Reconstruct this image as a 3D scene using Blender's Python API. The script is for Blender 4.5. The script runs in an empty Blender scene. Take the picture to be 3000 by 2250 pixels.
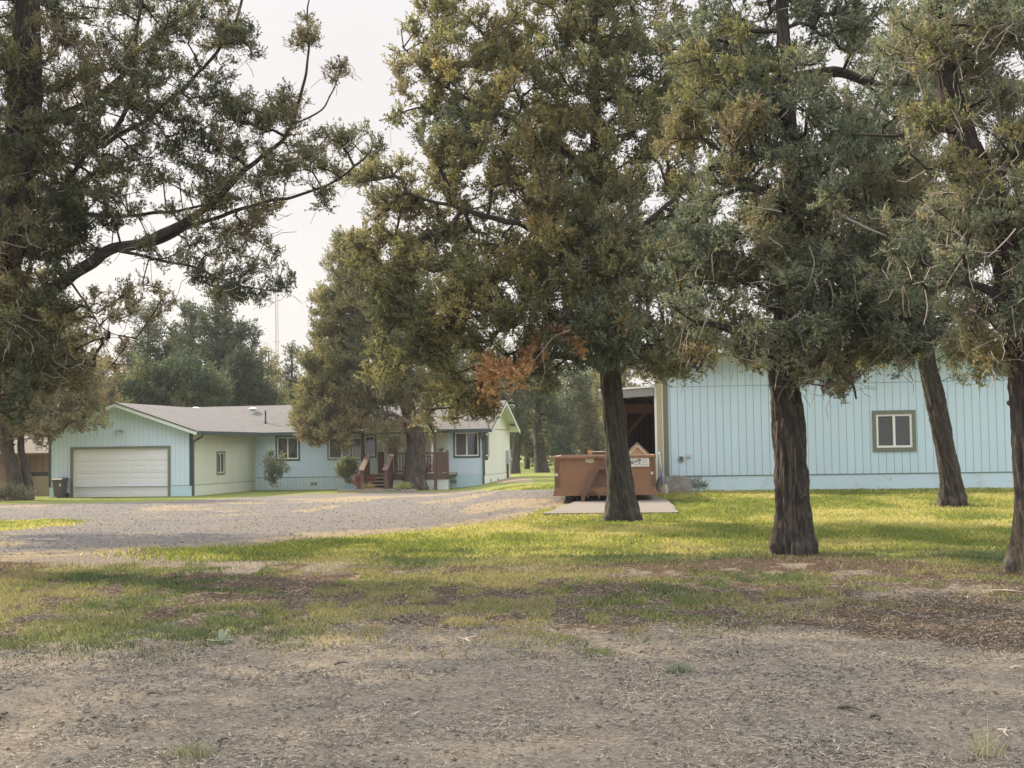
import bpy, math, random
import numpy as np
from mathutils import Vector, Matrix

sc = bpy.context.scene
COL = sc.collection
rad = math.radians

# ------------------------------------------------------------------ camera
FPX = 4000.0
CAMZ = 1.5
PITCH = math.atan(190.0 / FPX)
ROLL = rad(0.9)
cam_d = bpy.data.cameras.new('camera')
cam = bpy.data.objects.new('camera', cam_d)
COL.objects.link(cam)
cam_d.sensor_fit = 'HORIZONTAL'
cam_d.sensor_width = 36.0
cam_d.lens = 36.0 * FPX / 3000.0
cam_d.clip_start = 0.1
cam_d.clip_end = 3000
fwd = Vector((0, math.cos(PITCH), math.sin(PITCH)))
right0 = Vector((1, 0, 0))
up0 = right0.cross(fwd)
CR = right0 * math.cos(ROLL) - up0 * math.sin(ROLL)
CU = CR.cross(fwd)
m = Matrix((CR, CU, -fwd)).transposed().to_4x4()
m.translation = Vector((0, 0, CAMZ))
cam.matrix_world = m
sc.camera = cam

# ------------------------------------------------------------------ world, sun, exposure
SUNV = Vector((-1.1, 0.83, 1.0)).normalized()
elev = math.asin(SUNV.z)
azim = math.atan2(SUNV.x, SUNV.y)
w = bpy.data.worlds.new('World')
sc.world = w
w.use_nodes = True
nt = w.node_tree
nt.nodes.clear()
sky = nt.nodes.new('ShaderNodeTexSky')
sky.sky_type = 'NISHITA'
sky.sun_disc = False
sky.sun_elevation = elev
sky.sun_rotation = azim
sky.dust_density = 6.0
sky.air_density = 1.0
skym = nt.nodes.new('ShaderNodeVectorMath'); skym.operation = 'SCALE'
skym.inputs['Scale'].default_value = 0.08
smoke = nt.nodes.new('ShaderNodeMix'); smoke.data_type = 'RGBA'
smoke.inputs[0].default_value = 0.86
tcn = nt.nodes.new('ShaderNodeTexCoord')
cln = nt.nodes.new('ShaderNodeTexNoise')
cln.inputs['Scale'].default_value = 1.6
cln.inputs['Detail'].default_value = 3.0
crp = nt.nodes.new('ShaderNodeValToRGB')
crp.color_ramp.elements[0].position = 0.35
crp.color_ramp.elements[0].color = (0.485, 0.465, 0.465, 1)
crp.color_ramp.elements[1].position = 0.7
crp.color_ramp.elements[1].color = (0.56, 0.54, 0.54, 1)
nt.links.new(tcn.outputs['Generated'], cln.inputs['Vector'])
nt.links.new(cln.outputs['Fac'], crp.inputs['Fac'])
bg = nt.nodes.new('ShaderNodeBackground')
bg.inputs['Strength'].default_value = 1.0
out = nt.nodes.new('ShaderNodeOutputWorld')
nt.links.new(sky.outputs[0], skym.inputs[0])
nt.links.new(skym.outputs[0], smoke.inputs[6])
nt.links.new(crp.outputs[0], smoke.inputs[7])
# smoky sky: glow around the sun; above the view brightened to fill shaded walls
sep = nt.nodes.new('ShaderNodeSeparateXYZ')
nt.links.new(tcn.outputs['Generated'], sep.inputs[0])
zr = nt.nodes.new('ShaderNodeMapRange')
zr.inputs['From Min'].default_value = 0.33; zr.inputs['From Max'].default_value = 0.58
zr.inputs['To Min'].default_value = 1.0; zr.inputs['To Max'].default_value = 3.0
nt.links.new(sep.outputs['Z'], zr.inputs['Value'])
sg = nt.nodes.new('ShaderNodeVectorMath'); sg.operation = 'DOT_PRODUCT'
sg.inputs[1].default_value = tuple(SUNV)
nt.links.new(tcn.outputs['Generated'], sg.inputs[0])
gr_ = nt.nodes.new('ShaderNodeMapRange')
gr_.inputs['From Min'].default_value = 0.80; gr_.inputs['From Max'].default_value = 1.0
gr_.inputs['To Min'].default_value = 0.0; gr_.inputs['To Max'].default_value = 0.9
nt.links.new(sg.outputs['Value'], gr_.inputs['Value'])
ad = nt.nodes.new('ShaderNodeMath'); ad.operation = 'ADD'
nt.links.new(zr.outputs[0], ad.inputs[0]); nt.links.new(gr_.outputs[0], ad.inputs[1])
nt.links.new(ad.outputs[0], bg.inputs['Strength'])
zc = nt.nodes.new('ShaderNodeMix'); zc.data_type = 'RGBA'      # cool tint added overhead, so the fill light turns bluer
zf = nt.nodes.new('ShaderNodeMapRange'); zf.inputs['From Min'].default_value = 0.34; zf.inputs['From Max'].default_value = 0.6
nt.links.new(sep.outputs['Z'], zf.inputs['Value']); nt.links.new(zf.outputs[0], zc.inputs[0])
nt.links.new(smoke.outputs[2], zc.inputs[6]); zc.inputs[7].default_value = (0.49, 0.50, 0.525, 1)
nt.links.new(zc.outputs[2], bg.inputs['Color'])
nt.links.new(bg.outputs[0], out.inputs[0])

sd = bpy.data.lights.new('sun', 'SUN')
sd.energy = 5.0
sd.angle = rad(0.8)
sd.color = (1.0, 0.83, 0.58)
sun = bpy.data.objects.new('sun', sd)
COL.objects.link(sun)
sun.rotation_euler = SUNV.to_track_quat('Z', 'Y').to_euler()
sun.location = (-20, 15, 40)

sc.view_settings.view_transform = 'Standard'
sc.view_settings.look = 'None'
sc.view_settings.exposure = 0.78
sc.view_settings.gamma = 1.0
sc.cycles.max_bounces = 8
sc.cycles.transparent_max_bounces = 16
sc.cycles.volume_bounces = 1

# ------------------------------------------------------------------ numeric helpers
def smooth(a, b, x):
    t = np.clip((x - a) / (b - a), 0, 1)
    return t * t * (3 - 2 * t)

def _h(ix, iy, iz, seed):
    n = (ix.astype(np.int64) * 374761393 + iy.astype(np.int64) * 668265263 + iz.astype(np.int64) * 2147483647 + seed * 974634777) & 0xffffffff
    n = ((n ^ (n >> 13)) * 1274126177) & 0xffffffff
    n = (n ^ (n >> 16)) & 0xffffffff
    return n / 4294967295.0

def vnoise(x, y, z, seed=0):
    x, y, z = np.broadcast_arrays(np.asarray(x, float), np.asarray(y, float), np.asarray(z, float))
    ix, iy, iz = np.floor(x), np.floor(y), np.floor(z)
    fx, fy, fz = x - ix, y - iy, z - iz
    fx = fx * fx * (3 - 2 * fx); fy = fy * fy * (3 - 2 * fy); fz = fz * fz * (3 - 2 * fz)
    r = 0
    for dx in (0, 1):
        wx = fx if dx else 1 - fx
        for dy in (0, 1):
            wy = fy if dy else 1 - fy
            for dz in (0, 1):
                wz = fz if dz else 1 - fz
                r = r + wx * wy * wz * _h(ix + dx, iy + dy, iz + dz, seed)
    return r

def fbm(x, y, z, seed=0, oct=4):
    r = 0; a = 0.5; t = 0; f = 1.0
    for i in range(oct):
        r = r + a * vnoise(np.asarray(x) * f, np.asarray(y) * f, np.asarray(z) * f, seed + i)
        t += a; a *= 0.5; f *= 2.03
    return r / t

# ------------------------------------------------------------------ terrain
def terr(x, y):
    x = np.asarray(x, float); y = np.asarray(y, float)
    zr = np.interp(y, [20, 28, 32.5, 37, 60, 100], [0, .09, .19, .26, .2, -.1])
    zl = np.interp(y, [20, 30, 55, 70, 200], [0, -.03, -.23, -.23, -.2])
    wr = smooth(-3.0, 0.8, x)
    b = (fbm(x * .35, y * .35, 0, 5, 3) - .5) * .10 * smooth(9, 18, y) * (1 - smooth(24, 30, y))
    b2 = (fbm(x * 1.6, y * 1.6, 0, 9, 3) - .5) * .05 * (1 - smooth(21, 27, y))
    return zl * (1 - wr) + zr * wr + b + b2

RM = np.array([CR, fwd, CU])   # rows
def ray(px, py):
    d = fwd + CR * ((px - 1500) / FPX) + CU * ((1125 - py) / FPX)
    return d
def P(px, py, Y):
    d = ray(px, py)
    t = Y / d.y
    return Vector((d.x * t, Y, CAMZ + d.z * t))
def G(px, py):
    d = ray(px, py)
    z = 0.0
    for _ in range(30):
        t = (z - CAMZ) / d.z
        z = 0.6 * z + 0.4 * float(terr(d.x * t, d.y * t))
    return Vector((d.x * t, d.y * t, float(terr(d.x * t, d.y * t))))
def proj(x, y, z):
    v = np.stack([x, y, z - CAMZ], 0)
    r = np.tensordot(RM, v, 1)
    dd = np.maximum(r[1], 0.3)
    return 1500 + FPX * r[0] / dd, 1125 - FPX * r[2] / dd

# ------------------------------------------------------------------ object helpers
def tag(o, label=None, cat=None, group=None, kind=None):
    if label: o['label'] = label
    if cat: o['category'] = cat
    if group: o['group'] = group
    if kind: o['kind'] = kind
    return o
def empty(name, loc=(0, 0, 0), rz=0.0):
    o = bpy.data.objects.new(name, None)
    COL.objects.link(o)
    o.location = loc
    o.rotation_euler = (0, 0, rz)
    o.empty_display_size = 0.2
    return o
def link(name, me, mats, parent=None):
    o = bpy.data.objects.new(name, me)
    COL.objects.link(o)
    if not isinstance(mats, (list, tuple)): mats = [mats]
    for mt in mats: me.materials.append(mt)
    if parent: o.parent = parent
    return o

class MB:
    """collects faces, builds ONE mesh object"""
    def __init__(s, M=None):
        s.v = []; s.f = []; s.mi = []; s.M = M or Matrix()
    def add(s, vs, fs, mi=0):
        b = len(s.v)
        s.v += [tuple(s.M @ Vector(p)) for p in vs]
        s.f += [tuple(b + i for i in f) for f in fs]
        s.mi += [mi] * len(fs)
    def box(s, x0, y0, z0, x1, y1, z1, mi=0):
        if x0 > x1: x0, x1 = x1, x0
        if y0 > y1: y0, y1 = y1, y0
        if z0 > z1: z0, z1 = z1, z0
        s.add([(x0, y0, z0), (x1, y0, z0), (x1, y1, z0), (x0, y1, z0), (x0, y0, z1), (x1, y0, z1), (x1, y1, z1), (x0, y1, z1)],
              [(0, 3, 2, 1), (4, 5, 6, 7), (0, 1, 5, 4), (1, 2, 6, 5), (2, 3, 7, 6), (3, 0, 4, 7)], mi)
    def prism(s, pts, y0, y1, mi=0):
        """polygon in x,z extruded along y"""
        n = len(pts)
        vs = [(p[0], y0, p[1]) for p in pts] + [(p[0], y1, p[1]) for p in pts]
        fs = [tuple(range(n)), tuple(range(2 * n - 1, n - 1, -1))] + [(i, i + n, (i + 1) % n + n, (i + 1) % n) for i in range(n)]
        s.add(vs, fs, mi)
    def prismx(s, pts, x0, x1, mi=0):
        n = len(pts)
        vs = [(x0, p[0], p[1]) for p in pts] + [(x1, p[0], p[1]) for p in pts]
        fs = [tuple(range(n)), tuple(range(2 * n - 1, n - 1, -1))] + [(i, i + n, (i + 1) % n + n, (i + 1) % n) for i in range(n)]
        s.add(vs, fs, mi)
    def beam(s, a, b, wd, ht, mi=0):
        a = Vector(a); b = Vector(b); d = (b - a).normalized()
        sd_ = d.cross(Vector((0, 0, 1)))
        if sd_.length < 1e-3: sd_ = Vector((1, 0, 0))
        sd_.normalize(); u = sd_.cross(d)
        o = [(-wd / 2, -ht / 2), (wd / 2, -ht / 2), (wd / 2, ht / 2), (-wd / 2, ht / 2)]
        vs = [a + sd_ * p + u * q for p, q in o] + [b + sd_ * p + u * q for p, q in o]
        s.add(vs, [(0, 1, 2, 3), (7, 6, 5, 4), (0, 4, 5, 1), (1, 5, 6, 2), (2, 6, 7, 3), (3, 7, 4, 0)], mi)
    def tube(s, pts, r, n=8, mi=0, caps=True):
        pts = [Vector(p) for p in pts]
        rs = r if isinstance(r, (list, tuple)) else [r] * len(pts)
        vs = []; ref = None
        for i, p in enumerate(pts):
            d = (pts[min(i + 1, len(pts) - 1)] - pts[max(i - 1, 0)]).normalized()
            if ref is None:
                ref = d.cross(Vector((0.31, 0.2, 0.93)))
                if ref.length < 1e-2: ref = d.cross(Vector((1, 0, 0)))
            ref = (ref - d * ref.dot(d)).normalized()
            q = d.cross(ref)
            for k in range(n):
                a = 2 * math.pi * k / n
                vs.append(p + (ref * math.cos(a) + q * math.sin(a)) * rs[i])
        fs = []
        for i in range(len(pts) - 1):
            for k in range(n):
                fs.append((i * n + k, i * n + (k + 1) % n, (i + 1) * n + (k + 1) % n, (i + 1) * n + k))
        if caps:
            fs.append(tuple(range(n - 1, -1, -1))); fs.append(tuple(range((len(pts) - 1) * n, len(pts) * n)))
        s.add(vs, fs, mi)
    def wall(s, x0, z0, x1, z1, holes, depth=0.09, y=0.0, mi=0):
        """front face at y with rectangular holes and jambs"""
        xs = sorted({x0, x1} | {h[0] for h in holes} | {h[2] for h in holes})
        zs = sorted({z0, z1} | {h[1] for h in holes} | {h[3] for h in holes})
        xs = [x for x in xs if x0 <= x <= x1]; zs = [z for z in zs if z0 <= z <= z1]
        for i in range(len(xs) - 1):
            for j in range(len(zs) - 1):
                cx = (xs[i] + xs[i + 1]) / 2; cz = (zs[j] + zs[j + 1]) / 2
                if any(h[0] < cx < h[2] and h[1] < cz < h[3] for h in holes): continue
                s.add([(xs[i], y, zs[j]), (xs[i + 1], y, zs[j]), (xs[i + 1], y, zs[j + 1]), (xs[i], y, zs[j + 1])], [(0, 1, 2, 3)], mi)
        for a, b, c, d in holes:
            s.add([(a, y, b), (c, y, b), (c, y, d), (a, y, d), (a, y + depth, b), (c, y + depth, b), (c, y + depth, d), (a, y + depth, d)],
                  [(0, 4, 5, 1), (1, 5, 6, 2), (2, 6, 7, 3), (3, 7, 4, 0)], mi)
    def build(s, name, mats, parent=None, smooth_=False, bevel=0):
        me = bpy.data.meshes.new(name)
        me.from_pydata(s.v, [], s.f)
        me.polygons.foreach_set('material_index', s.mi)
        if smooth_: me.polygons.foreach_set('use_smooth', [True] * len(s.f))
        me.update()
        o = link(name, me, mats, parent)
        if bevel:
            b = o.modifiers.new('b', 'BEVEL'); b.width = bevel; b.segments = 2; b.limit_method = 'ANGLE'
        return o

def npmesh(name, V, F, mats, parent=None, col=None, uv=None, smooth_=False, mi=None):
    """V (n,3), F (m,k) numpy; col (n,3) point colours; uv (n,2) point uv"""
    me = bpy.data.meshes.new(name)
    n = len(V); mF, k = F.shape
    me.vertices.add(n); me.vertices.foreach_set('co', np.ascontiguousarray(V, np.float32).ravel())
    me.loops.add(mF * k); me.loops.foreach_set('vertex_index', np.ascontiguousarray(F, np.int32).ravel())
    me.polygons.add(mF)
    me.polygons.foreach_set('loop_start', np.arange(0, mF * k, k, dtype=np.int32))
    if smooth_: me.polygons.foreach_set('use_smooth', np.ones(mF, bool))
    if mi is not None: me.polygons.foreach_set('material_index', np.asarray(mi, np.int32))
    if col is not None:
        ca = me.color_attributes.new('Col', 'FLOAT_COLOR', 'POINT')
        c4 = np.ones((n, 4), np.float32); c4[:, :col.shape[1]] = col
        ca.data.foreach_set('color', c4.ravel())
    if uv is not None:
        at = me.attributes.new('bark', 'FLOAT_VECTOR', 'POINT')
        u3 = np.zeros((n, 3), np.float32); u3[:, :uv.shape[1]] = uv
        at.data.foreach_set('vector', u3.ravel())
    me.update(calc_edges=True)
    me.validate()
    return link(name, me, mats, parent)

# ------------------------------------------------------------------ materials
def newmat(name):
    mt = bpy.data.materials.new(name); mt.use_nodes = True
    nt = mt.node_tree; nt.nodes.clear()
    o = nt.nodes.new('ShaderNodeOutputMaterial')
    b = nt.nodes.new('ShaderNodeBsdfPrincipled')
    nt.links.new(b.outputs[0], o.inputs[0])
    return mt, nt, b, o
class N:
    """tiny node helper"""
    def __init__(s, nt): s.nt = nt
    def __call__(s, kind, ins=None, **kw):
        n = s.nt.nodes.new('ShaderNode' + kind)
        for k, v in kw.items(): setattr(n, k, v)
        for k, v in (ins or {}).items():
            if hasattr(v, 'is_linked') or hasattr(v, 'links'): s.nt.links.new(v, n.inputs[k])
            else: n.inputs[k].default_value = v
        return n
    def math(s, op, a, b=None, c=None):
        d = {0: a}
        if b is not None: d[1] = b
        if c is not None: d[2] = c
        return s('Math', d, operation=op).outputs[0]
    def mix(s, f, a, b, blend='MIX'):
        n = s('Mix', {0: f, 6: a, 7: b}, data_type='RGBA', blend_type=blend)
        return n.outputs[2]
    def ramp(s, f, els):
        n = s('ValToRGB', {0: f}); cr = n.color_ramp
        while len(cr.elements) < len(els): cr.elements.new(0.5)
        for e, (p, c) in zip(cr.elements, els):
            e.position = p; e.color = (*c, 1) if len(c) == 3 else c
        return n.outputs[0]
    def noise(s, vec, scale, detail=4, rough=0.55):
        return s('TexNoise', {'Vector': vec, 'Scale': scale, 'Detail': detail, 'Roughness': rough}).outputs['Fac']
def c4(c): return (c[0], c[1], c[2], 1.0)
_mc = {}
def basic(name, col, rough=0.7, var=0.12, scale=6.0, metal=0.0, bump=0.15, coord='Object', dirt=None):
    if name in _mc: return _mc[name]
    mt, nt, b, o = newmat(name); n = N(nt)
    tc = n('TexCoord').outputs[coord]
    f = n.noise(tc, scale, 5, 0.6)
    f2 = n.noise(tc, scale * 9, 3, 0.6)
    base = n.mix(f, c4([x * (1 - var) for x in col]), c4([min(1, x * (1 + var)) for x in col]))
    base = n.mix(n.math('MULTIPLY', f2, 0.35), base, c4([x * (1 - 1.5 * var) for x in col]))
    if dirt:
        g = n.ramp(n.noise(tc, scale * 1.7, 6, 0.7), [(0.55, (0, 0, 0)), (0.72, (1, 1, 1))])
        base = n.mix(n.math('MULTIPLY', g, 0.6), base, c4(dirt))
    nt.links.new(base, b.inputs['Base Color'])
    b.inputs['Roughness'].default_value = rough
    b.inputs['Metallic'].default_value = metal
    if bump:
        bn = n('Bump', {'Height': f2, 'Strength': bump, 'Distance': 0.01})
        nt.links.new(bn.outputs[0], b.inputs['Normal'])
    _mc[name] = mt
    return mt

def siding(name, col, axis='X', pitch=0.2, groove=0.012, gcol=(0.12, 0.18, 0.2), gstr=0.8, off=0.0, stain=0.25):
    mt, nt, b, o = newmat(name); n = N(nt)
    tc = n('TexCoord').outputs['Object']
    sp = n('SeparateXYZ', {0: tc})
    x = sp.outputs[axis]; z = sp.outputs['Z']
    fr = n.math('FRACT', n.math('DIVIDE', n.math('ADD', x, 100.0 + off), pitch))
    g = n.math('LESS_THAN', n.math('ABSOLUTE', n.math('SUBTRACT', fr, 0.5)), groove / pitch / 2)
    mp = n('Mapping', {'Vector': tc, 'Scale': (1.0, 1.0, 0.25)}).outputs[0]
    f = n.noise(mp, 1.6, 5, 0.6)
    fine = n.noise(n('Mapping', {'Vector': tc, 'Scale': (30, 30, 1.2)}).outputs[0], 3.0, 3)
    base = n.mix(f, c4([v * 0.87 for v in col]), c4([min(1, v * 1.06) for v in col]))
    base = n.mix(n.math('MULTIPLY', fine, 0.18), base, c4([v * 0.75 for v in col]))
    # board to board paint difference
    idx = n.math('FLOOR', n.math('DIVIDE', n.math('ADD', x, 100.0 + off + pitch / 2), pitch))
    wn = n('TexWhiteNoise', {'W': idx}, noise_dimensions='1D').outputs['Value']
    base = n.mix(n.math('MULTIPLY', wn, 0.14), base, c4([v * 0.8 for v in col]))
    st = n.ramp(n.noise(n('Mapping', {'Vector': tc, 'Scale': (3, 3, 0.8)}).outputs[0], 2.2, 6, 0.7), [(0.58, (0, 0, 0)), (0.75, (1, 1, 1))])
    base = n.mix(n.math('MULTIPLY', st, stain), base, (0.42, 0.38, 0.32, 1))
    base = n.mix(n.math('MULTIPLY', g, gstr), base, c4(gcol))
    nt.links.new(base, b.inputs['Base Color'])
    b.inputs['Roughness'].default_value = 0.75
    h = n.math('SUBTRACT', n.math('MULTIPLY', fine, 0.2), g)
    bn = n('Bump', {'Height': h, 'Strength': 0.5, 'Distance': 0.01})
    nt.links.new(bn.outputs[0], b.inputs['Normal'])
    return mt

def bark_mat(name, c0, c1, c2):
    mt, nt, b, o = newmat(name); n = N(nt)
    at = n('Attribute', attribute_name='bark').outputs['Vector']
    v1 = n('Mapping', {'Vector': at, 'Scale': (4.5, 0.85, 1)}).outputs[0]
    v2 = n('Mapping', {'Vector': at, 'Scale': (15.0, 2.2, 1)}).outputs[0]
    f1 = n.noise(v1, 3.0, 6, 0.65); f2 = n.noise(v2, 3.0, 5, 0.7)
    f = n.math('ADD', n.math('MULTIPLY', f1, 0.55), n.math('MULTIPLY', f2, 0.45))
    col = n.ramp(f, [(0.32, c0), (0.5, c1), (0.68, c2)])
    patch = n.ramp(n.noise(n('Mapping', {'Vector': at, 'Scale': (2.2, 0.7, 1)}).outputs[0], 2.0, 5), [(0.52, (0, 0, 0)), (0.7, (1, 1, 1))])
    col = n.mix(n.math('MULTIPLY', patch, 0.45), col, c4((0.085, 0.05, 0.033)))
    nt.links.new(col, b.inputs['Base Color'])
    b.inputs['Roughness'].default_value = 0.95
    bn = n('Bump', {'Height': f, 'Strength': 1.0, 'Distance': 0.06})
    nt.links.new(bn.outputs[0], b.inputs['Normal'])
    return mt
M_BARK = bark_mat('bark', (0.012, 0.010, 0.008), (0.042, 0.034, 0.028), (0.17, 0.148, 0.128))
M_BARKG = bark_mat('grey_bark', (0.014, 0.012, 0.009), (0.042, 0.038, 0.029), (0.13, 0.12, 0.095))
M_BARKB = bark_mat('brown_bark', (0.02, 0.015, 0.012), (0.065, 0.050, 0.041), (0.19, 0.158, 0.132))
M_TWIG = basic('twig_bark', (0.085, 0.068, 0.055), 0.9, 0.35, 3.0)
M_DEAD = basic('dead_twig', (0.36, 0.31, 0.27), 0.9, 0.3, 3.0)

def leaf_mat(name, trans=0.35, gain=1.0):
    mt = bpy.data.materials.new(name); mt.use_nodes = True
    nt = mt.node_tree; nt.nodes.clear(); n = N(nt)
    o = n('OutputMaterial')
    at = n('Attribute', attribute_name='Col').outputs['Color']
    hs = n('HueSaturation', {'Color': at, 'Value': gain, 'Saturation': 1.0}).outputs[0]
    d = n('BsdfDiffuse', {'Color': hs, 'Roughness': 0.5})
    t = n('BsdfTranslucent', {'Color': hs})
    g = n('BsdfGlossy', {'Color': (1, 1, 1, 1), 'Roughness': 0.55})
    m1 = n('MixShader', {0: trans, 1: d.outputs[0], 2: t.outputs[0]})
    m2 = n('MixShader', {0: 0.025, 1: m1.outputs[0], 2: g.outputs[0]})
    nt.links.new(m2.outputs[0], o.inputs[0])
    return mt
M_LEAF = leaf_mat('juniper_leaf', 0.42, 1.6)
M_GRASS = leaf_mat('grass_blade', 0.45)
M_STRAW = leaf_mat('straw', 0.2)

def glass_mat():
    mt = bpy.data.materials.new('window_glass'); mt.use_nodes = True
    nt = mt.node_tree; nt.nodes.clear(); n = N(nt)
    o = n('OutputMaterial')
    t = n('BsdfTransparent', {'Color': (0.62, 0.64, 0.64, 1)})
    g = n('BsdfGlossy', {'Color': (0.9, 0.92, 0.95, 1), 'Roughness': 0.03})
    lw = n('LayerWeight', {'Blend': 0.35}).outputs['Fresnel']
    f = n.math('ADD', n.math('MULTIPLY', lw, 0.8), 0.05)
    mx = n('MixShader', {0: f, 1: t.outputs[0], 2: g.outputs[0]})
    nt.links.new(mx.outputs[0], o.inputs[0])
    return mt
M_GLASS = glass_mat()
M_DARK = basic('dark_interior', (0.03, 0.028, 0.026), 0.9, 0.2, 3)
M_SCREEN = basic('insect_screen', (0.10, 0.10, 0.105), 0.8, 0.1, 3)
M_WHITE = basic('white_vinyl', (0.80, 0.80, 0.76), 0.45, 0.05, 5)
M_CREAMW = basic('cream_vinyl', (0.70, 0.66, 0.52), 0.5, 0.06, 5)
M_TRIM = basic('green_trim', (0.05, 0.078, 0.075), 0.6, 0.15, 4)
M_TRIMG = basic('olive_trim', (0.17, 0.19, 0.145), 0.65, 0.12, 4)
M_SOFFIT = basic('soffit', (0.60, 0.66, 0.58), 0.7, 0.08, 3)
M_BROWN = basic('brown_stain', (0.105, 0.06, 0.045), 0.75, 0.25, 5, dirt=(0.2, 0.15, 0.12))
M_TREAD = basic('worn_tread', (0.27, 0.20, 0.165), 0.8, 0.25, 6)
M_CURT = basic('curtain', (0.55, 0.55, 0.56), 0.9, 0.12, 5)
M_BLIND = basic('brown_blind', (0.30, 0.23, 0.17), 0.8, 0.15, 6)
M_BLUE = siding('blue_siding', (0.63, 0.77, 0.87), 'X', 0.2, 0.014, (0.25, 0.40, 0.44), 0.65, stain=0.06)
M_BLUEF = siding('blue_fine_siding', (0.63, 0.77, 0.87), 'X', 0.1, 0.010, (0.3, 0.46, 0.5), 0.35, stain=0.06)
M_CREAM = siding('cream_siding', (0.66, 0.69, 0.56), 'Y', 0.1, 0.012, (0.4, 0.42, 0.33), 0.5, stain=0.05)  # cream as right-facing walls appear; warm bounce light put into the colour
M_CREAMX = siding('cream_porch_siding', (0.62, 0.66, 0.57), 'X', 0.1, 0.012, (0.4, 0.42, 0.33), 0.5, stain=0.05)  # same warm cast put into the porch wall's colour
M_CREAMP = siding('cream_panel_siding', (0.66, 0.68, 0.57), 'Y', 1.22, 0.012, (0.3, 0.31, 0.24), 0.6, stain=0.05)  # end wall: warm light kept in the colour here too
M_SKIRTB = siding('blue_skirting', (0.52, 0.71, 0.77), 'X', 0.2, 0.012, (0.35, 0.48, 0.52), 0.4, stain=0.2)
M_SKIRTW = siding('worn_skirting', (0.60, 0.74, 0.78), 'X', 0.11, 0.022, (0.28, 0.33, 0.34), 0.55, stain=0.5)
M_BARN = siding('barn_siding', (0.60, 0.765, 0.86), 'X', 0.203, 0.016, (0.17, 0.25, 0.29), 0.75, stain=0.16)
M_FOUND = basic('painted_footing', (0.59, 0.75, 0.83), 0.85, 0.12, 1.3, dirt=(0.42, 0.36, 0.30))
M_DOOR = basic('garage_door_paint', (0.78, 0.78, 0.80), 0.5, 0.05, 1.0)
M_CONC = basic('concrete', (0.17, 0.15, 0.128), 0.9, 0.2, 1.5, dirt=(0.10, 0.085, 0.07), bump=0.4)

def roof_mat():
    mt, nt, b, o = newmat('shingles'); n = N(nt)
    tc = n('TexCoord').outputs['Object']
    br = n('TexBrick', {'Vector': tc, 'Scale': 1.0, 'Color1': (0.075, 0.072, 0.073, 1), 'Color2': (0.15, 0.144, 0.145, 1), 'Mortar': (0.05, 0.048, 0.047, 1),
                        'Mortar Size': 0.006, 'Brick Width': 0.22, 'Row Height': 0.14, 'Bias': 0.0}, offset=0.5)
    f = n.noise(tc, 12.0, 4)
    f2 = n.noise(tc, 0.7, 4)
    c = n.mix(f, br.outputs[0], (0.125, 0.12, 0.12, 1))
    c = n.mix(n.math('MULTIPLY', f2, 0.4), c, (0.095, 0.091, 0.091, 1))
    nt.links.new(c, b.inputs['Base Color']); b.inputs['Roughness'].default_value = 0.95
    bn = n('Bump', {'Height': f, 'Strength': 0.4, 'Distance': 0.01}); nt.links.new(bn.outputs[0], b.inputs['Normal'])
    return mt
M_ROOF = roof_mat()

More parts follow.
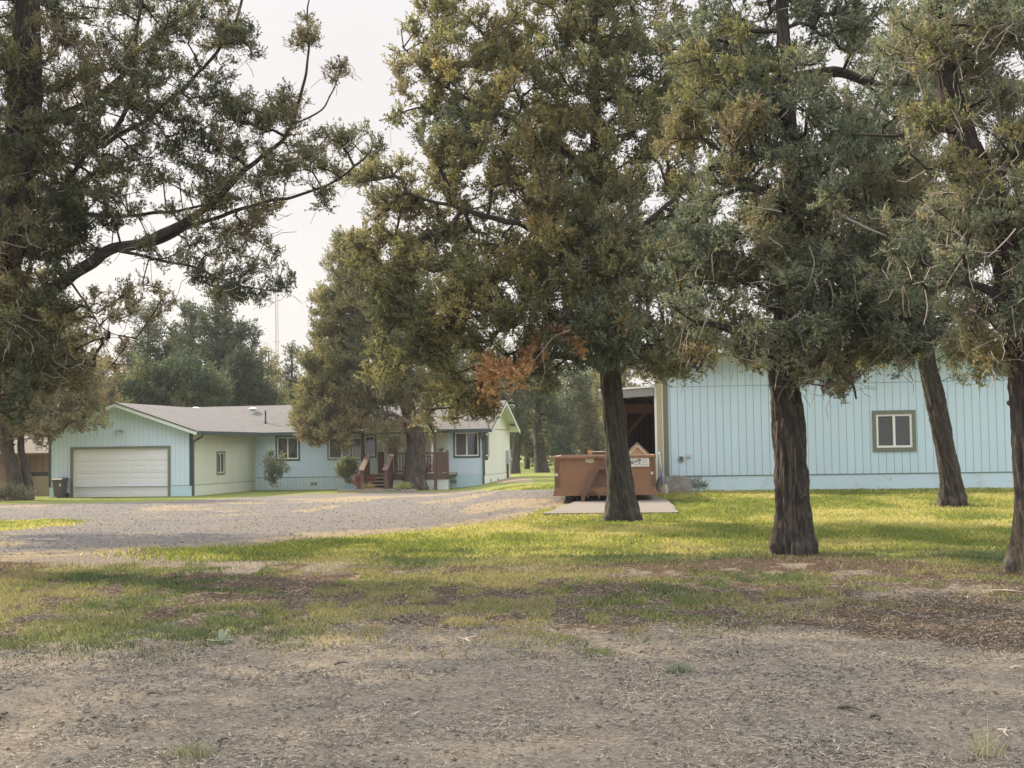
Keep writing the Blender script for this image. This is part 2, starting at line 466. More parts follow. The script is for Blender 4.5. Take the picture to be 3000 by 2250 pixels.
# ------------------------------------------------------------------ ground
def zones(x, y, z):
    """what covers the ground: grass, gravel, dry straw, bark litter, each 0..1"""
    u, v = proj(x, y, z)
    ahead = y > 4.0
    n1 = fbm(x * .55, y * .35, 0, 21, 4) - .5
    n2 = fbm(x * 1.7, y * 1.0, 0, 31, 4) - .5
    n3 = fbm(x * .25, y * .18, 3, 41, 3) - .5
    j = 26 * n1 + 14 * n2
    # gravel drive
    gU = np.interp(u, [-3000, 0, 300, 560, 750, 900, 1200, 1500, 1620, 1700], [1500, 1478, 1474, 1466, 1457, 1448, 1444, 1436, 1432, 1432])
    gL = np.interp(u, [-3000, 0, 350, 700, 1000, 1300, 1500, 1600, 1700, 1760], [1660, 1640, 1612, 1594, 1574, 1545, 1520, 1495, 1470, 1430])
    gravel = smooth(-5, 5, v - gU + j * .25) * smooth(-12, 12, gL - v + j) * smooth(-20, 20, 1700 - u + j)
    isl = smooth(0, 1, 1.25 - np.sqrt(((u + 150) / 480) ** 2 + ((v - 1540 - u * -.03) / 22) ** 2) + n1)
    gravel = gravel * (1 - isl)
    # lawn
    lw = smooth(-12, 12, v - gL - 6 + j) * smooth(-18, 22, np.interp(u, [0, 350, 700, 1200, 1600, 2000, 2320, 2700, 3000, 4000], [1612, 1628, 1640, 1652, 1655, 1640, 1618, 1640, 1670, 1690]) - v + j)
    lw = lw * smooth(200, 420, u)
    lawn = np.where(u > 1560, smooth(1380, 1390, v) * smooth(-20, 22, np.interp(u, [1560, 2000, 2320, 2700, 3000, 4000], [1655, 1640, 1618, 1642, 1675, 1700]) - v + j), 0)
    lawn = np.maximum(lawn, lw) * smooth(-0.52, -.30, n2 + n1)
    lawn = lawn * (1 - gravel)
    back = smooth(-4, 4, gU - v) * (0.95 - 0.8 * np.exp(-((v - 1407) / 9.0) ** 2))
    lawn = np.maximum(lawn, np.where(u <= 1720, back, 0))
    lawn = np.maximum(lawn, isl * .9)
    # patchy weeds
    top = np.interp(u, [0, 400, 1200, 3000], [1660, 1640, 1655, 1660])
    bot = np.interp(u, [-500, 0, 600, 900, 1300, 1800, 2400, 3000], [1930, 1920, 1900, 1870, 1890, 1900, 1800, 1740])
    dens = np.interp(u, [-500, 0, 500, 800, 1100, 1700, 2300, 2600, 3000], [.74, .74, .66, .46, .52, .60, .55, .42, .28])
    n4 = fbm(x * 4.2, y * 2.2, 0, 51, 4) - .5
    pat = smooth(-.10, .16, n4 * 1.5 + n2 * .7 + n1 * .5 + (dens - .50)) * smooth(0, 40, v - top + j) * smooth(-60, 110, bot - v + j * 2.5)
    grass = np.maximum(lawn, pat * .9)
    # dry straw
    dry = smooth(.02, .25, n1 + n3 * .6 - .02) * smooth(1440, 1460, v)
    dry = np.maximum(dry * gravel * .9, gravel * smooth(-26, -6, v - gL + j) * .9)
    dry = np.maximum(dry, gravel * smooth(-.1, .12, n1) * smooth(1050, 1350, u) * .9)
    dry = np.maximum(dry, np.exp(-((v - 1407) / 9.0) ** 2) * (u < 1760) * (v > 1390))
    dry = np.maximum(dry, .8 * smooth(.05, .2, n2 + .4 * n1) * smooth(1640, 1670, v) * smooth(1960, 1890, v) * smooth(1600, 700, u))
    # bark litter
    lit = smooth(0, 20, v - np.interp(u, [300, 700, 1300, 2300, 3000], [1640, 1640, 1650, 1608, 1660]) + j) * smooth(0, 60, np.interp(u, [300, 1000, 1800, 2400, 3000], [1720, 1800, 1850, 1900, 1940]) - v + 2 * j)
    lit = lit * smooth(300, 700, u) * smooth(-.16, .14, n2 + n1 * .8 + .10 * smooth(1900, 2700, u)) * (.8 + .2 * smooth(2200, 2800, u))
    lit = np.maximum(lit, .66 * smooth(0, 40, v - top + j) * smooth(0, 70, bot - v + j))
    lit = np.maximum(lit, smooth(0, 14, v - 1640) * smooth(0, 20, 1700 - v) * smooth(220, 60, u))
    for tx, ty, tr in ((2.2, 26.4, .55), (3.9, 18.9, .75), (9.3, 28.9, .55), (6.1, 15.9, .8)):
        q = np.sqrt((x - tx) ** 2 + (y - ty) ** 2) / tr
        ring = smooth(1.35, .55, q + n2 * 1.6)
        lit = np.maximum(lit, ring); grass = grass * (1 - .75 * ring)
    o = [np.where(ahead, a, 0.0) for a in (grass, gravel, dry, lit)]
    slab_ = (((x > .62 + (y - 28.3) * .22) & (x < 3.45 + (y - 28.3) * .06) & (y > 28.35) & (y < 33.2)) | ((x > .9) & (x < 3.7) & (y > 32) & (y < 38.6)))
    o[0] = np.where(slab_, 0, o[0])
    return np.clip(o[0] * (1 - .9 * o[1]), 0, 1), np.clip(o[1], 0, 1), np.clip(o[2], 0, 1), np.clip(o[3], 0, 1)

def ground_mat():
    mt, nt, b, o = newmat('ground_cover'); n = N(nt)
    tc = n('TexCoord').outputs['Object']
    at = n('Attribute', attribute_name='Col')
    sp = n('SeparateColor', {0: at.outputs['Color']})
    gr, gv, dr = sp.outputs[0], sp.outputs[1], sp.outputs[2]
    al = at.outputs['Alpha']
    fine = n.noise(tc, 28.0, 5, 0.7)
    med = n.noise(tc, 5.0, 5, 0.65)
    big = n.noise(tc, 0.8, 4, 0.6)
    dirt = n.ramp(fine, [(0.34, (0.075, 0.060, 0.046)), (0.5, (0.175, 0.147, 0.116)), (0.66, (0.30, 0.262, 0.212))])
    dirt = n.mix(n.math('MULTIPLY', n.ramp(med, [(0.4, (0, 0, 0)), (0.62, (1, 1, 1))]), 0.55), dirt, (0.245, 0.212, 0.172, 1))
    dirt = n.mix(n.math('MULTIPLY', big, 0.4), dirt, (0.16, 0.135, 0.108, 1))
    litter = n.ramp(fine, [(0.35, (0.03, 0.021, 0.015)), (0.5, (0.082, 0.057, 0.040)), (0.68, (0.19, 0.14, 0.098))])
    grc = n.ramp(n.math('ADD', n.math('MULTIPLY', fine, .6), n.math('MULTIPLY', med, .4)), [(0.35, (0.075, 0.10, 0.022)), (0.52, (0.17, 0.20, 0.045)), (0.7, (0.33, 0.33, 0.11))])
    vo = n('TexVoronoi', {'Vector': tc, 'Scale': 34.0}, feature='F1')
    vh = n('SeparateColor', {0: vo.outputs['Color']}).outputs[0]
    stone = n.ramp(vh, [(0.0, (0.04, 0.044, 0.054)), (0.5, (0.135, 0.133, 0.135)), (0.85, (0.225, 0.22, 0.215)), (1.0, (0.30, 0.295, 0.29))])
    stone = n.mix(n.math('MULTIPLY', n.ramp(vo.outputs['Distance'], [(0.2, (0, 0, 0)), (0.6, (1, 1, 1))]), 0.7), stone, (0.15, 0.13, 0.12, 1))
    stone = n.mix(n.math('MULTIPLY', n.ramp(n.noise(n('Mapping', {'Vector': tc, 'Scale': (.35, 1, 1)}).outputs[0], 1.3, 5), [(0.38, (0, 0, 0)), (0.58, (1, 1, 1))]), 0.75), stone, (0.18, 0.158, 0.133, 1))
    straw = n.ramp(fine, [(0.35, (0.17, 0.125, 0.08)), (0.55, (0.31, 0.25, 0.155)), (0.7, (0.43, 0.36, 0.23))])
    def br(a, amt=0.5):  # break a mask up with noise
        return n.ramp(n.math('ADD', a, n.math('MULTIPLY', n.math('SUBTRACT', n.noise(tc, 9.0, 5, .7), 0.5), amt * 2)), [(0.38, (0, 0, 0)), (0.62, (1, 1, 1))])
    c = n.mix(br(al), dirt, litter)
    c = n.mix(br(gv, .3), c, stone)
    c = n.mix(n.math('MULTIPLY', br(dr, .6), .8), c, straw)
    c = n.mix(n.math('MULTIPLY', br(gr, .45), 0.9), c, grc)
    nt.links.new(c, b.inputs['Base Color'])
    b.inputs['Roughness'].default_value = 1.0
    b.inputs['Specular IOR Level'].default_value = 0.1
    h = n.math('ADD', n.math('MULTIPLY', fine, 0.7), n.math('MULTIPLY', med, 0.9))
    bn = n('Bump', {'Height': h, 'Strength': 0.85, 'Distance': 0.06}); nt.links.new(bn.outputs[0], b.inputs['Normal'])
    return mt
M_GROUND = ground_mat()

ys = np.concatenate([np.array([-40, -15, -5, 0, 2.5]), np.geomspace(4, 130, 560), np.array([150, 190, 260, 380, 500])])
ss = np.linspace(-1, 1, 640)
XX = ss[None, :] * (9 + 0.62 * np.maximum(ys[:, None], 0) + 14 * (ys[:, None] < 3) + 0.0)
XX = XX * np.where(ys[:, None] > 140, 1 + (ys[:, None] - 140) / 150, 1)
XX = np.clip(XX, -500, 500) + ss[None, :] * .01
YY = np.repeat(ys[:, None], len(ss), 1)
ZZ = terr(XX, YY)
near = (1 - smooth(18, 26, YY)) * (YY > 3)
ZZ = ZZ + near * (fbm(XX * 7, YY * 7, 0, 77, 3) - .5) * .035
zn = zones(XX.ravel(), YY.ravel(), terr(XX, YY).ravel())
nr, nc = XX.shape
V = np.stack([XX.ravel(), YY.ravel(), ZZ.ravel()], 1)
ii = (np.arange(nr - 1)[:, None] * nc + np.arange(nc - 1)[None, :]).ravel()
Fq = np.stack([ii, ii + 1, ii + nc + 1, ii + nc], 1)
colr = np.stack(zn, 1)
fg = colr[:, 1][Fq].mean(1) > .5
def submesh(name, sel):
    F = Fq[sel]; used = np.unique(F); mp = np.zeros(len(V), int); mp[used] = np.arange(len(used))
    o = npmesh(name, V[used], mp[F], M_GROUND, col=colr[used], smooth_=True)
    o['kind'] = 'structure'
    return o
submesh('ground', ~fg)
submesh('gravel_driveway', fg)

def scatter(n, xr, yr, seed):
    r = np.random.default_rng(seed)
    y = yr[0] + (yr[1] - yr[0]) * r.random(n)
    x = (r.random(n) * 2 - 1) * (2.5 + 0.56 * y) if xr is None else xr[0] + (xr[1] - xr[0]) * r.random(n)
    return x, y, r
def blades(x, y, z, h, wd, lean, r, col):
    """each blade a bent quad strip (2 quads)"""
    n = len(x)
    a = r.random(n) * 2 * np.pi; b = r.random(n) * 2 * np.pi
    dx, dy = np.cos(a) * wd / 2, np.sin(a) * wd / 2
    lx, ly = np.cos(b) * lean, np.sin(b) * lean
    B = np.stack([x, y, z], 1); S = np.stack([dx, dy, np.zeros(n)], 1)
    Mid = B + np.stack([lx * .3, ly * .3, h * .55], 1); T = B + np.stack([lx, ly, h], 1)
    V = np.stack([B - S, B + S, Mid + S * .8, Mid - S * .8, T + S * .15, T - S * .15], 1).reshape(-1, 3)
    k = np.arange(n)[:, None] * 6
    F = np.concatenate([k + np.array([[0, 1, 2, 3]]), k + np.array([[3, 2, 4, 5]])])
    return V, F, np.repeat(col, 6, 0)

# short lawn grass and weeds
def grass_layer(name, label, n, yr, seed, hh, wid, palette, thr, lushonly=None, zone=0):
    x, y, r = scatter(n, None, yr, seed)
    z = terr(x, y)
    zz = zones(x, y, z)
    g = zz[zone] * (1 - .85 * (zz[1] > .5)) if zone == 0 else zz[zone]
    # tussocks: patch heights
    tus = fbm(x * 3.0, y * 3.0, 0, seed + 3, 3)
    keep = r.random(n) < g * (thr + tus * .9) * smooth(1.0, .8, np.abs(x) / (2.5 + .56 * y))
    # keep off the slab
    x, y, z, g, tus = x[keep], y[keep], z[keep], g[keep], tus[keep]
    n = len(x)
    h = hh * (.5 + 1.0 * r.random(n)) * (.45 + 1.2 * tus)
    wdt = wid * (.6 + .8 * r.random(n)) * (1 + y / 26.0)
    pal = np.array(palette); pm = fbm(x * .8, y * .5, 0, seed + 9, 3)
    i = np.clip(((pm - .5) * 2.2 + .5 + (r.random(n) - .5) * .9) * len(pal), 0, len(pal) - 1).astype(int)
    c = pal[i] * (.75 + .5 * r.random((n, 1)))
    V, F, C = blades(x, y, z - .004, h, wdt, h * (.3 + .8 * r.random(n)), r, c)
    o = npmesh(name, V, F, M_GRASS, col=C)
    tag(o, label, 'grass', kind='stuff')
    return o
PALG = [(0.17, 0.215, 0.040), (0.24, 0.275, 0.048), (0.32, 0.34, 0.06), (0.41, 0.40, 0.09), (0.52, 0.46, 0.17)]
grass_layer('lawn_grass', 'short yellow green lawn grass around the tree trunks and in front of the shed', 780000, (19, 47), 11, .046, .011, PALG, .75)
grass_layer('weed_grass', 'patchy green weeds and grass tufts growing through bare soil and bark litter', 640000, (9.0, 20.5), 12, .038, .0055,
            [(0.07, 0.10, 0.04), (0.11, 0.145, 0.045), (0.17, 0.19, 0.055), (0.24, 0.23, 0.08), (0.32, 0.27, 0.13)], .38)

def litter(name, label, n, yr, seed, ln, wd, pal, fn, cat, up=.25):
    x, y, r = scatter(n, None, yr, seed)
    z = terr(x, y)
    keep = r.random(n) < fn(x, y, z)
    x, y, z = x[keep], y[keep], z[keep] + .012; n = len(x)
    a = r.random(n) * 2 * np.pi; el = (r.random(n) ** 2) * up * np.where(r.random(n) < .1, 3.5, 1)
    L = ln * (.35 + 1.2 * r.random(n) ** 2); W = wd * (.5 + r.random(n))
    D = np.stack([np.cos(a) * np.cos(el), np.sin(a) * np.cos(el), np.sin(el)], 1)
    S = np.stack([-np.sin(a), np.cos(a), (r.random(n) - .5) * .8], 1) * W[:, None] / 2
    bend = np.stack([-np.sin(a), np.cos(a), np.ones(n) * .4], 1) * (L * (r.random(n) - .5) * .5)[:, None]
    B = np.stack([x, y, z], 1)
    Mi = B + D * L[:, None] * .5 + bend; T = B + D * L[:, None]
    V = np.stack([B - S, B + S, Mi + S, Mi - S, T + S * .5, T - S * .5], 1).reshape(-1, 3)
    k = np.arange(n)[:, None] * 6
    F = np.concatenate([k + np.array([[0, 1, 2, 3]]), k + np.array([[3, 2, 4, 5]])])
    pal = np.array(pal); c = pal[r.integers(0, len(pal), n)] * (.7 + .6 * r.random((n, 1)))
    o = npmesh(name, V, F, M_STRAW, col=np.repeat(c, 6, 0))
    tag(o, label, cat, kind='stuff')
PALS = [(0.34, 0.30, 0.225), (0.43, 0.38, 0.29), (0.26, 0.22, 0.18), (0.09, 0.072, 0.06), (0.04, 0.032, 0.027), (0.32, 0.28, 0.23)]
litter('straw_litter', 'dry straw bits and dead grass strewn over the bare foreground soil', 400000, (5.0, 15), 51, .036, .0038, PALS,
       lambda x, y, z: (.25 + .9 * smooth(.42, .62, fbm(x * 2.2, y * 2.2, 0, 61, 4))) * np.clip(8.5 / y, 0, 1), 'straw')
def clods(n, yr, seed):
    x, y, r = scatter(n, None, yr, seed); z = terr(x, y)
    keep = r.random(n) < (.15 + smooth(.45, .6, fbm(x * 1.3, y * 1.3, 0, 71, 3))) * np.clip(8 / y, 0, 1)
    x, y, z = x[keep], y[keep], z[keep]; n = len(x); s_ = .005 + .012 * r.random(n) ** 3
    B = np.stack([x, y, z + .004], 1)[:, None, :]
    K = np.array([[1, 0, 0], [0, 1, 0], [-1, 0, 0], [0, -1, 0], [.1, 0, .75]]) [None] * s_[:, None, None] * (.7 + .6 * r.random((n, 5, 1)))
    V = (B + K).reshape(-1, 3); k = np.arange(n)[:, None] * 5
    F = np.concatenate([k + np.array([[0, 1, 4]]), k + np.array([[1, 2, 4]]), k + np.array([[2, 3, 4]]), k + np.array([[3, 0, 4]])])
    pal = np.array([(.17, .15, .125), (.12, .10, .083), (.22, .195, .165), (.07, .058, .048)]); c = pal[r.integers(0, 4, n)]
    o = npmesh('soil_crumbs', V, F, M_STRAW, col=np.repeat(c, 5, 0)); tag(o, 'small crumbs of soil and grit over the bare foreground', 'soil', kind='stuff')
clods(180000, (5.0, 16), 57)
litter('bark_litter', 'reddish brown bark chips and fallen needles under the trees', 250000, (9.5, 21), 52, .032, .009,
       [(0.12, 0.078, 0.052), (0.065, 0.043, 0.031), (0.20, 0.145, 0.10), (0.035, 0.026, 0.02), (0.27, 0.21, 0.15)],
       lambda x, y, z: np.clip(zones(x, y, z)[3] * .8 + .06, 0, 1), 'bark litter', .35)
litter('driveway_stones', 'pale and blue grey gravel stones loose over the driveway', 80000, (20, 48), 53, .035, .03,
       [(0.19, 0.195, 0.215), (0.12, 0.125, 0.145), (0.07, 0.072, 0.082), (0.24, 0.225, 0.20)],
       lambda x, y, z: zones(x, y, z)[1] * .9, 'gravel', .08)

# ------------------------------------------------------------------ trees
def leaves_mesh(centers, dirs, r, ns, nl, L, lw, spread, pal, palw, cseed):
    """sprays of small leaf faces. centers (n,3), dirs (n,3) unit, one clump each.
    ns sprays per clump, nl leaf faces per spray, L spray length, lw leaf width"""
    n = len(centers)
    C = np.repeat(centers, ns, 0); D = np.repeat(dirs, ns, 0)
    m = len(C)
    off = r.normal(size=(m, 3)); off /= np.linalg.norm(off, axis=1)[:, None]; off *= (r.random((m, 1)) ** .5) * spread
    ax = D * .55 + np.array([0, 0, .50]) + r.normal(size=(m, 3)) * .38
    ax /= np.linalg.norm(ax, axis=1)[:, None]
    Ls = L * (.75 + .95 * r.random((m, 1)))
    B = C + off - ax * Ls * .3
    # colour per clump and spray
    pal = np.array(pal); pn = fbm(C[:, 0] * .9 + 5, C[:, 1] * .9, C[:, 2] * .9, cseed, 3)
    ci = np.clip(((pn - .5) * 2.0 + .5 + (r.random(m) - .5) * .7) * len(pal), 0, len(pal) - 1).astype(int)
    sc_ = pal[ci] * np.array([.98, 1.0, .94]) * (.75 + .5 * r.random((m, 1)))
    BB = np.repeat(B, nl, 0); AX = np.repeat(ax, nl, 0); LL = np.repeat(Ls, nl, 0)
    k = len(BB)
    t = r.random((k, 1))
    rd = r.normal(size=(k, 3)); rd -= AX * (rd * AX).sum(1)[:, None]; rd /= np.linalg.norm(rd, axis=1)[:, None]
    prof = LL * .13 * (np.sin(np.pi * np.clip(t * .85 + .15, 0, 1)))
    P0 = BB + AX * LL * t + rd * prof * .25
    dl = AX * .9 + rd * .6 + r.normal(size=(k, 3)) * .2; dl /= np.linalg.norm(dl, axis=1)[:, None]
    ll = LL * (.14 + .12 * r.random((k, 1)))
    P1 = P0 + dl * ll
    sd = np.cross(dl, r.normal(size=(k, 3))); sd /= np.linalg.norm(sd, axis=1)[:, None]
    W = lw * (.7 + .6 * r.random((k, 1)))
    Mi = P0 + dl * ll * .5
    V = np.stack([P0, Mi + sd * W / 2, P1, Mi - sd * W / 2], 1).reshape(-1, 3)
    F = np.arange(k * 4).reshape(-1, 4)
    cc = np.repeat(sc_, nl, 0) * (.82 + .36 * r.random((k, 1)))
    return V, F, np.repeat(cc, 4, 0)

def tubes_np(A, B, ra, rb, k):
    """independent frustums"""
    d = B - A; ln = np.linalg.norm(d, axis=1)[:, None]; d = d / np.maximum(ln, 1e-6)
    ref = np.where(np.abs(d[:, 2:3]) < .9, np.array([[0, 0, 1.0]]), np.array([[1.0, 0, 0]]))
    s = np.cross(d, ref); s /= np.linalg.norm(s, axis=1)[:, None]; q = np.cross(d, s)
    an = 2 * np.pi * np.arange(k) / k
    ring = s[:, None, :] * np.cos(an)[None, :, None] + q[:, None, :] * np.sin(an)[None, :, None]
    VA = A[:, None, :] + ring * ra[:, None, None]; VB = B[:, None, :] + ring * rb[:, None, None]
    V = np.concatenate([VA, VB], 1).reshape(-1, 3)
    n = len(A); b = np.arange(n)[:, None, None] * 2 * k
    j = np.arange(k)
    f = np.stack([j, (j + 1) % k, k + (j + 1) % k, k + j], 1)[None]
    F = (b + f).reshape(-1, 4)
    return V, F

def resample(pts, rr, step):
    pts = [Vector(p) for p in pts]
    # catmull-rom
    out = []; ro = []
    n = len(pts)
    for i in range(n - 1):
        p0 = pts[max(i - 1, 0)]; p1 = pts[i]; p2 = pts[i + 1]; p3 = pts[min(i + 2, n - 1)]
        L = (p2 - p1).length; k = max(1, int(L / step))
        for j in range(k):
            t = j / k
            q = 0.5 * ((2 * p1) + (-p0 + p2) * t + (2 * p0 - 5 * p1 + 4 * p2 - p3) * t * t + (-p0 + 3 * p1 - 3 * p2 + p3) * t ** 3)
            out.append(q); ro.append(rr[i] * (1 - t) + rr[i + 1] * t)
    out.append(pts[-1]); ro.append(rr[-1])
    return np.array([tuple(p) for p in out]), np.array(ro)

def trunk_mesh(pts, rr, seed, seg=64, flare=.35, ridge=.10, step=.05, twist=.25, wig=0.0):
    C, R = resample(pts, rr, step)
    if wig:
        q = np.arange(len(C)) * step; e = np.minimum(1, q / .5)
        for ax_, sd0 in ((0, 3), (1, 17), (2, 31)):
            C[:, ax_] += wig * e * ((fbm(q * 1.6, seed * 3.1 + sd0, 0, 5, 3) - .5) * 2)
    n = len(C)
    T = np.gradient(C, axis=0); T /= np.linalg.norm(T, axis=1)[:, None]
    ref = np.array([1.0, 0, 0]); S = np.zeros_like(C)
    for i in range(n):
        s = ref - T[i] * ref.dot(T[i]); s /= np.linalg.norm(s); S[i] = s; ref = s
    Q = np.cross(T, S)
    s_len = np.concatenate([[0], np.cumsum(np.linalg.norm(np.diff(C, axis=0), axis=1))])
    th = np.linspace(0, 2 * np.pi, seg, endpoint=False)
    TH, SL = np.meshgrid(th, s_len)
    tw = TH + twist * SL
    cx, sx = np.cos(tw), np.sin(tw)
    # large lobes, vertical fibrous ridges
    lob = fbm(cx * 1.3 + 7, sx * 1.3 + 3, SL * .35, seed, 3) - .5
    rid = fbm(cx * 5.5, sx * 5.5, SL * .9, seed + 4, 4) - .5
    mid = fbm(cx * 2.8, sx * 2.8, SL * .55, seed + 6, 3) - .5
    fin = fbm(cx * 16, sx * 16, SL * 2.2, seed + 8, 3) - .5
    R2 = R[:, None] * (1 + lob * .40 + mid * ridge * 4.5 + rid * ridge * 5.0 + fin * ridge * 4.0)
    lobes = (1 + .55 * np.sin(3 * TH + seed) + .35 * np.sin(5 * TH + 2 * seed))
    R2 = R2 * (1 + flare * np.exp(-np.maximum(SL - .25, 0) / .28) * np.clip(lobes, .15, 2))
    Vv = C[:, None, :] + S[:, None, :] * (np.cos(TH) * R2)[..., None] + Q[:, None, :] * (np.sin(TH) * R2)[..., None]
    V = Vv.reshape(-1, 3)
    i = (np.arange(n - 1)[:, None] * seg + np.arange(seg)[None, :]); i2 = (np.arange(n - 1)[:, None] * seg + (np.arange(seg)[None, :] + 1) % seg)
    F = np.stack([i, i2, i2 + seg, i + seg], -1).reshape(-1, 4)
    # seamless bark coordinates: fold the angle
    uu = np.abs(((tw / np.pi) % 2) - 1) * 2 * np.median(R) * 2 + .37 * cx * R[:, None]
    uv = np.stack([uu.ravel(), SL.ravel()], 1)
    return V, F, uv, C, R

def grow(C0, R0, targets, r, step=.22, bias=.25, upb=.5, tip=.006, pw=.45, jit=.04):
    """connect clump centres to the skeleton; returns segments"""
    pos = [tuple(c) for c in C0]; par = [-1] + list(range(len(C0) - 1)); pl = [0.0] * len(C0); fixed = len(C0)
    Pn = np.zeros((len(C0) + len(targets) * 14, 3)); Pn[:fixed] = C0
    PL = np.zeros(len(Pn)); cnt = fixed
    d0 = np.array([np.min(np.linalg.norm(C0 - t, axis=1)) for t in targets])
    order = np.argsort(d0)
    parent_dir = np.zeros((len(targets), 3))
    for oi in order:
        t = targets[oi]
        dv = t - Pn[:cnt]; dist = np.sqrt((dv ** 2).sum(1))
        cost = dist + bias * PL[:cnt] + upb * np.maximum(-dv[:, 2] - .15 * dist, 0)
        j = int(np.argmin(cost))
        p = Pn[j].copy(); L = dist[j]
        k = int(np.clip(L / step, 1, 12)); prev = j
        bow = r.normal(size=3) * L * .07 + np.array([0, 0, -.06 * L])
        for q in range(1, k + 1):
            f = q / k
            np_ = p + (t - p) * f + bow * 4 * f * (1 - f) + (r.normal(size=3) * jit if q < k else 0)
            if cnt >= len(Pn): break
            Pn[cnt] = np_; PL[cnt] = PL[prev] + L / k; par.append(prev); prev = cnt; cnt += 1
        dd = Pn[prev] - Pn[par[prev]]; parent_dir[oi] = dd / max(np.linalg.norm(dd), 1e-6)
    desc = np.zeros(cnt)
    haschild = np.zeros(cnt, bool)
    par = np.array(par[:cnt])
    for i in range(cnt - 1, fixed - 1, -1):
        if not haschild[i]: desc[i] += 1
        desc[par[i]] += desc[i]; haschild[par[i]] = True
    rad_ = tip * np.maximum(desc, 1) ** pw
    idx = np.arange(fixed, cnt)
    pr = par[idx]
    ra = np.where(pr < fixed, rad_[idx] * 1.15, rad_[np.minimum(pr, cnt - 1)])
    ra = np.minimum(ra, rad_[idx] * 1.6)
    return Pn[pr], Pn[idx], ra, rad_[idx], parent_dir

# palettes (leaf albedo)
OLIVE = [(0.07, 0.08, 0.042), (0.105, 0.11, 0.052), (0.145, 0.145, 0.065), (0.19, 0.18, 0.075), (0.22, 0.195, 0.09), (0.16, 0.135, 0.08)]
GREY = [(0.075, 0.095, 0.065), (0.11, 0.13, 0.085), (0.15, 0.17, 0.11), (0.18, 0.19, 0.12), (0.19, 0.17, 0.10)]
DARKG = [(0.045, 0.055, 0.035), (0.07, 0.08, 0.045), (0.10, 0.105, 0.055), (0.125, 0.12, 0.06), (0.12, 0.10, 0.06)]
BROWNG = [(0.09, 0.09, 0.05), (0.14, 0.13, 0.065), (0.19, 0.17, 0.08), (0.20, 0.155, 0.09), (0.17, 0.12, 0.08)]
RUST = [(0.36, 0.215, 0.12), (0.46, 0.28, 0.16), (0.50, 0.33, 0.20), (0.30, 0.19, 0.10)]
GOLD = [(0.20, 0.18, 0.08), (0.24, 0.205, 0.085), (0.26, 0.20, 0.085)]
FARG = [(0.028, 0.040, 0.022), (0.045, 0.058, 0.03), (0.068, 0.08, 0.038), (0.10, 0.10, 0.05)]
FARDEC = [(0.032, 0.055, 0.032), (0.05, 0.075, 0.042), (0.075, 0.095, 0.048), (0.13, 0.13, 0.055)]

def clumps_from(blobs, r, K, seed, carve=.42, cf=1.0, pad=.3):
    """blobs: (px, py, Y, rx, ry, depth radius m, density)"""
    out = []
    for bl in blobs:
        px, py, Y, rx, ry, rd, dn = bl[:7]
        c = np.array(P(px, py, Y)); ax = rx / FPX * Y; az = ry / FPX * Y
        n = int(dn * K * math.pi * ax * az / 3.0)
        u = r.normal(size=(n, 3)); u /= np.linalg.norm(u, axis=1)[:, None]; u *= (r.random((n, 1)) ** (1 / 2.4))
        p = c + u * np.array([ax, rd, az])
        f = fbm(p[:, 0] * cf, p[:, 1] * cf, p[:, 2] * cf * 1.3, seed, 3)
        p = p[f > carve]
        # each seed becomes a rounded pad of foliage
        q = np.repeat(p, 5, 0); e = r.normal(size=q.shape); e /= np.linalg.norm(e, axis=1)[:, None]
        out.append(q + e * (r.random((len(q), 1)) ** .5) * pad * np.array([1, 1, .75]))
    p = np.concatenate(out)
    return p[p[:, 2] > .9]

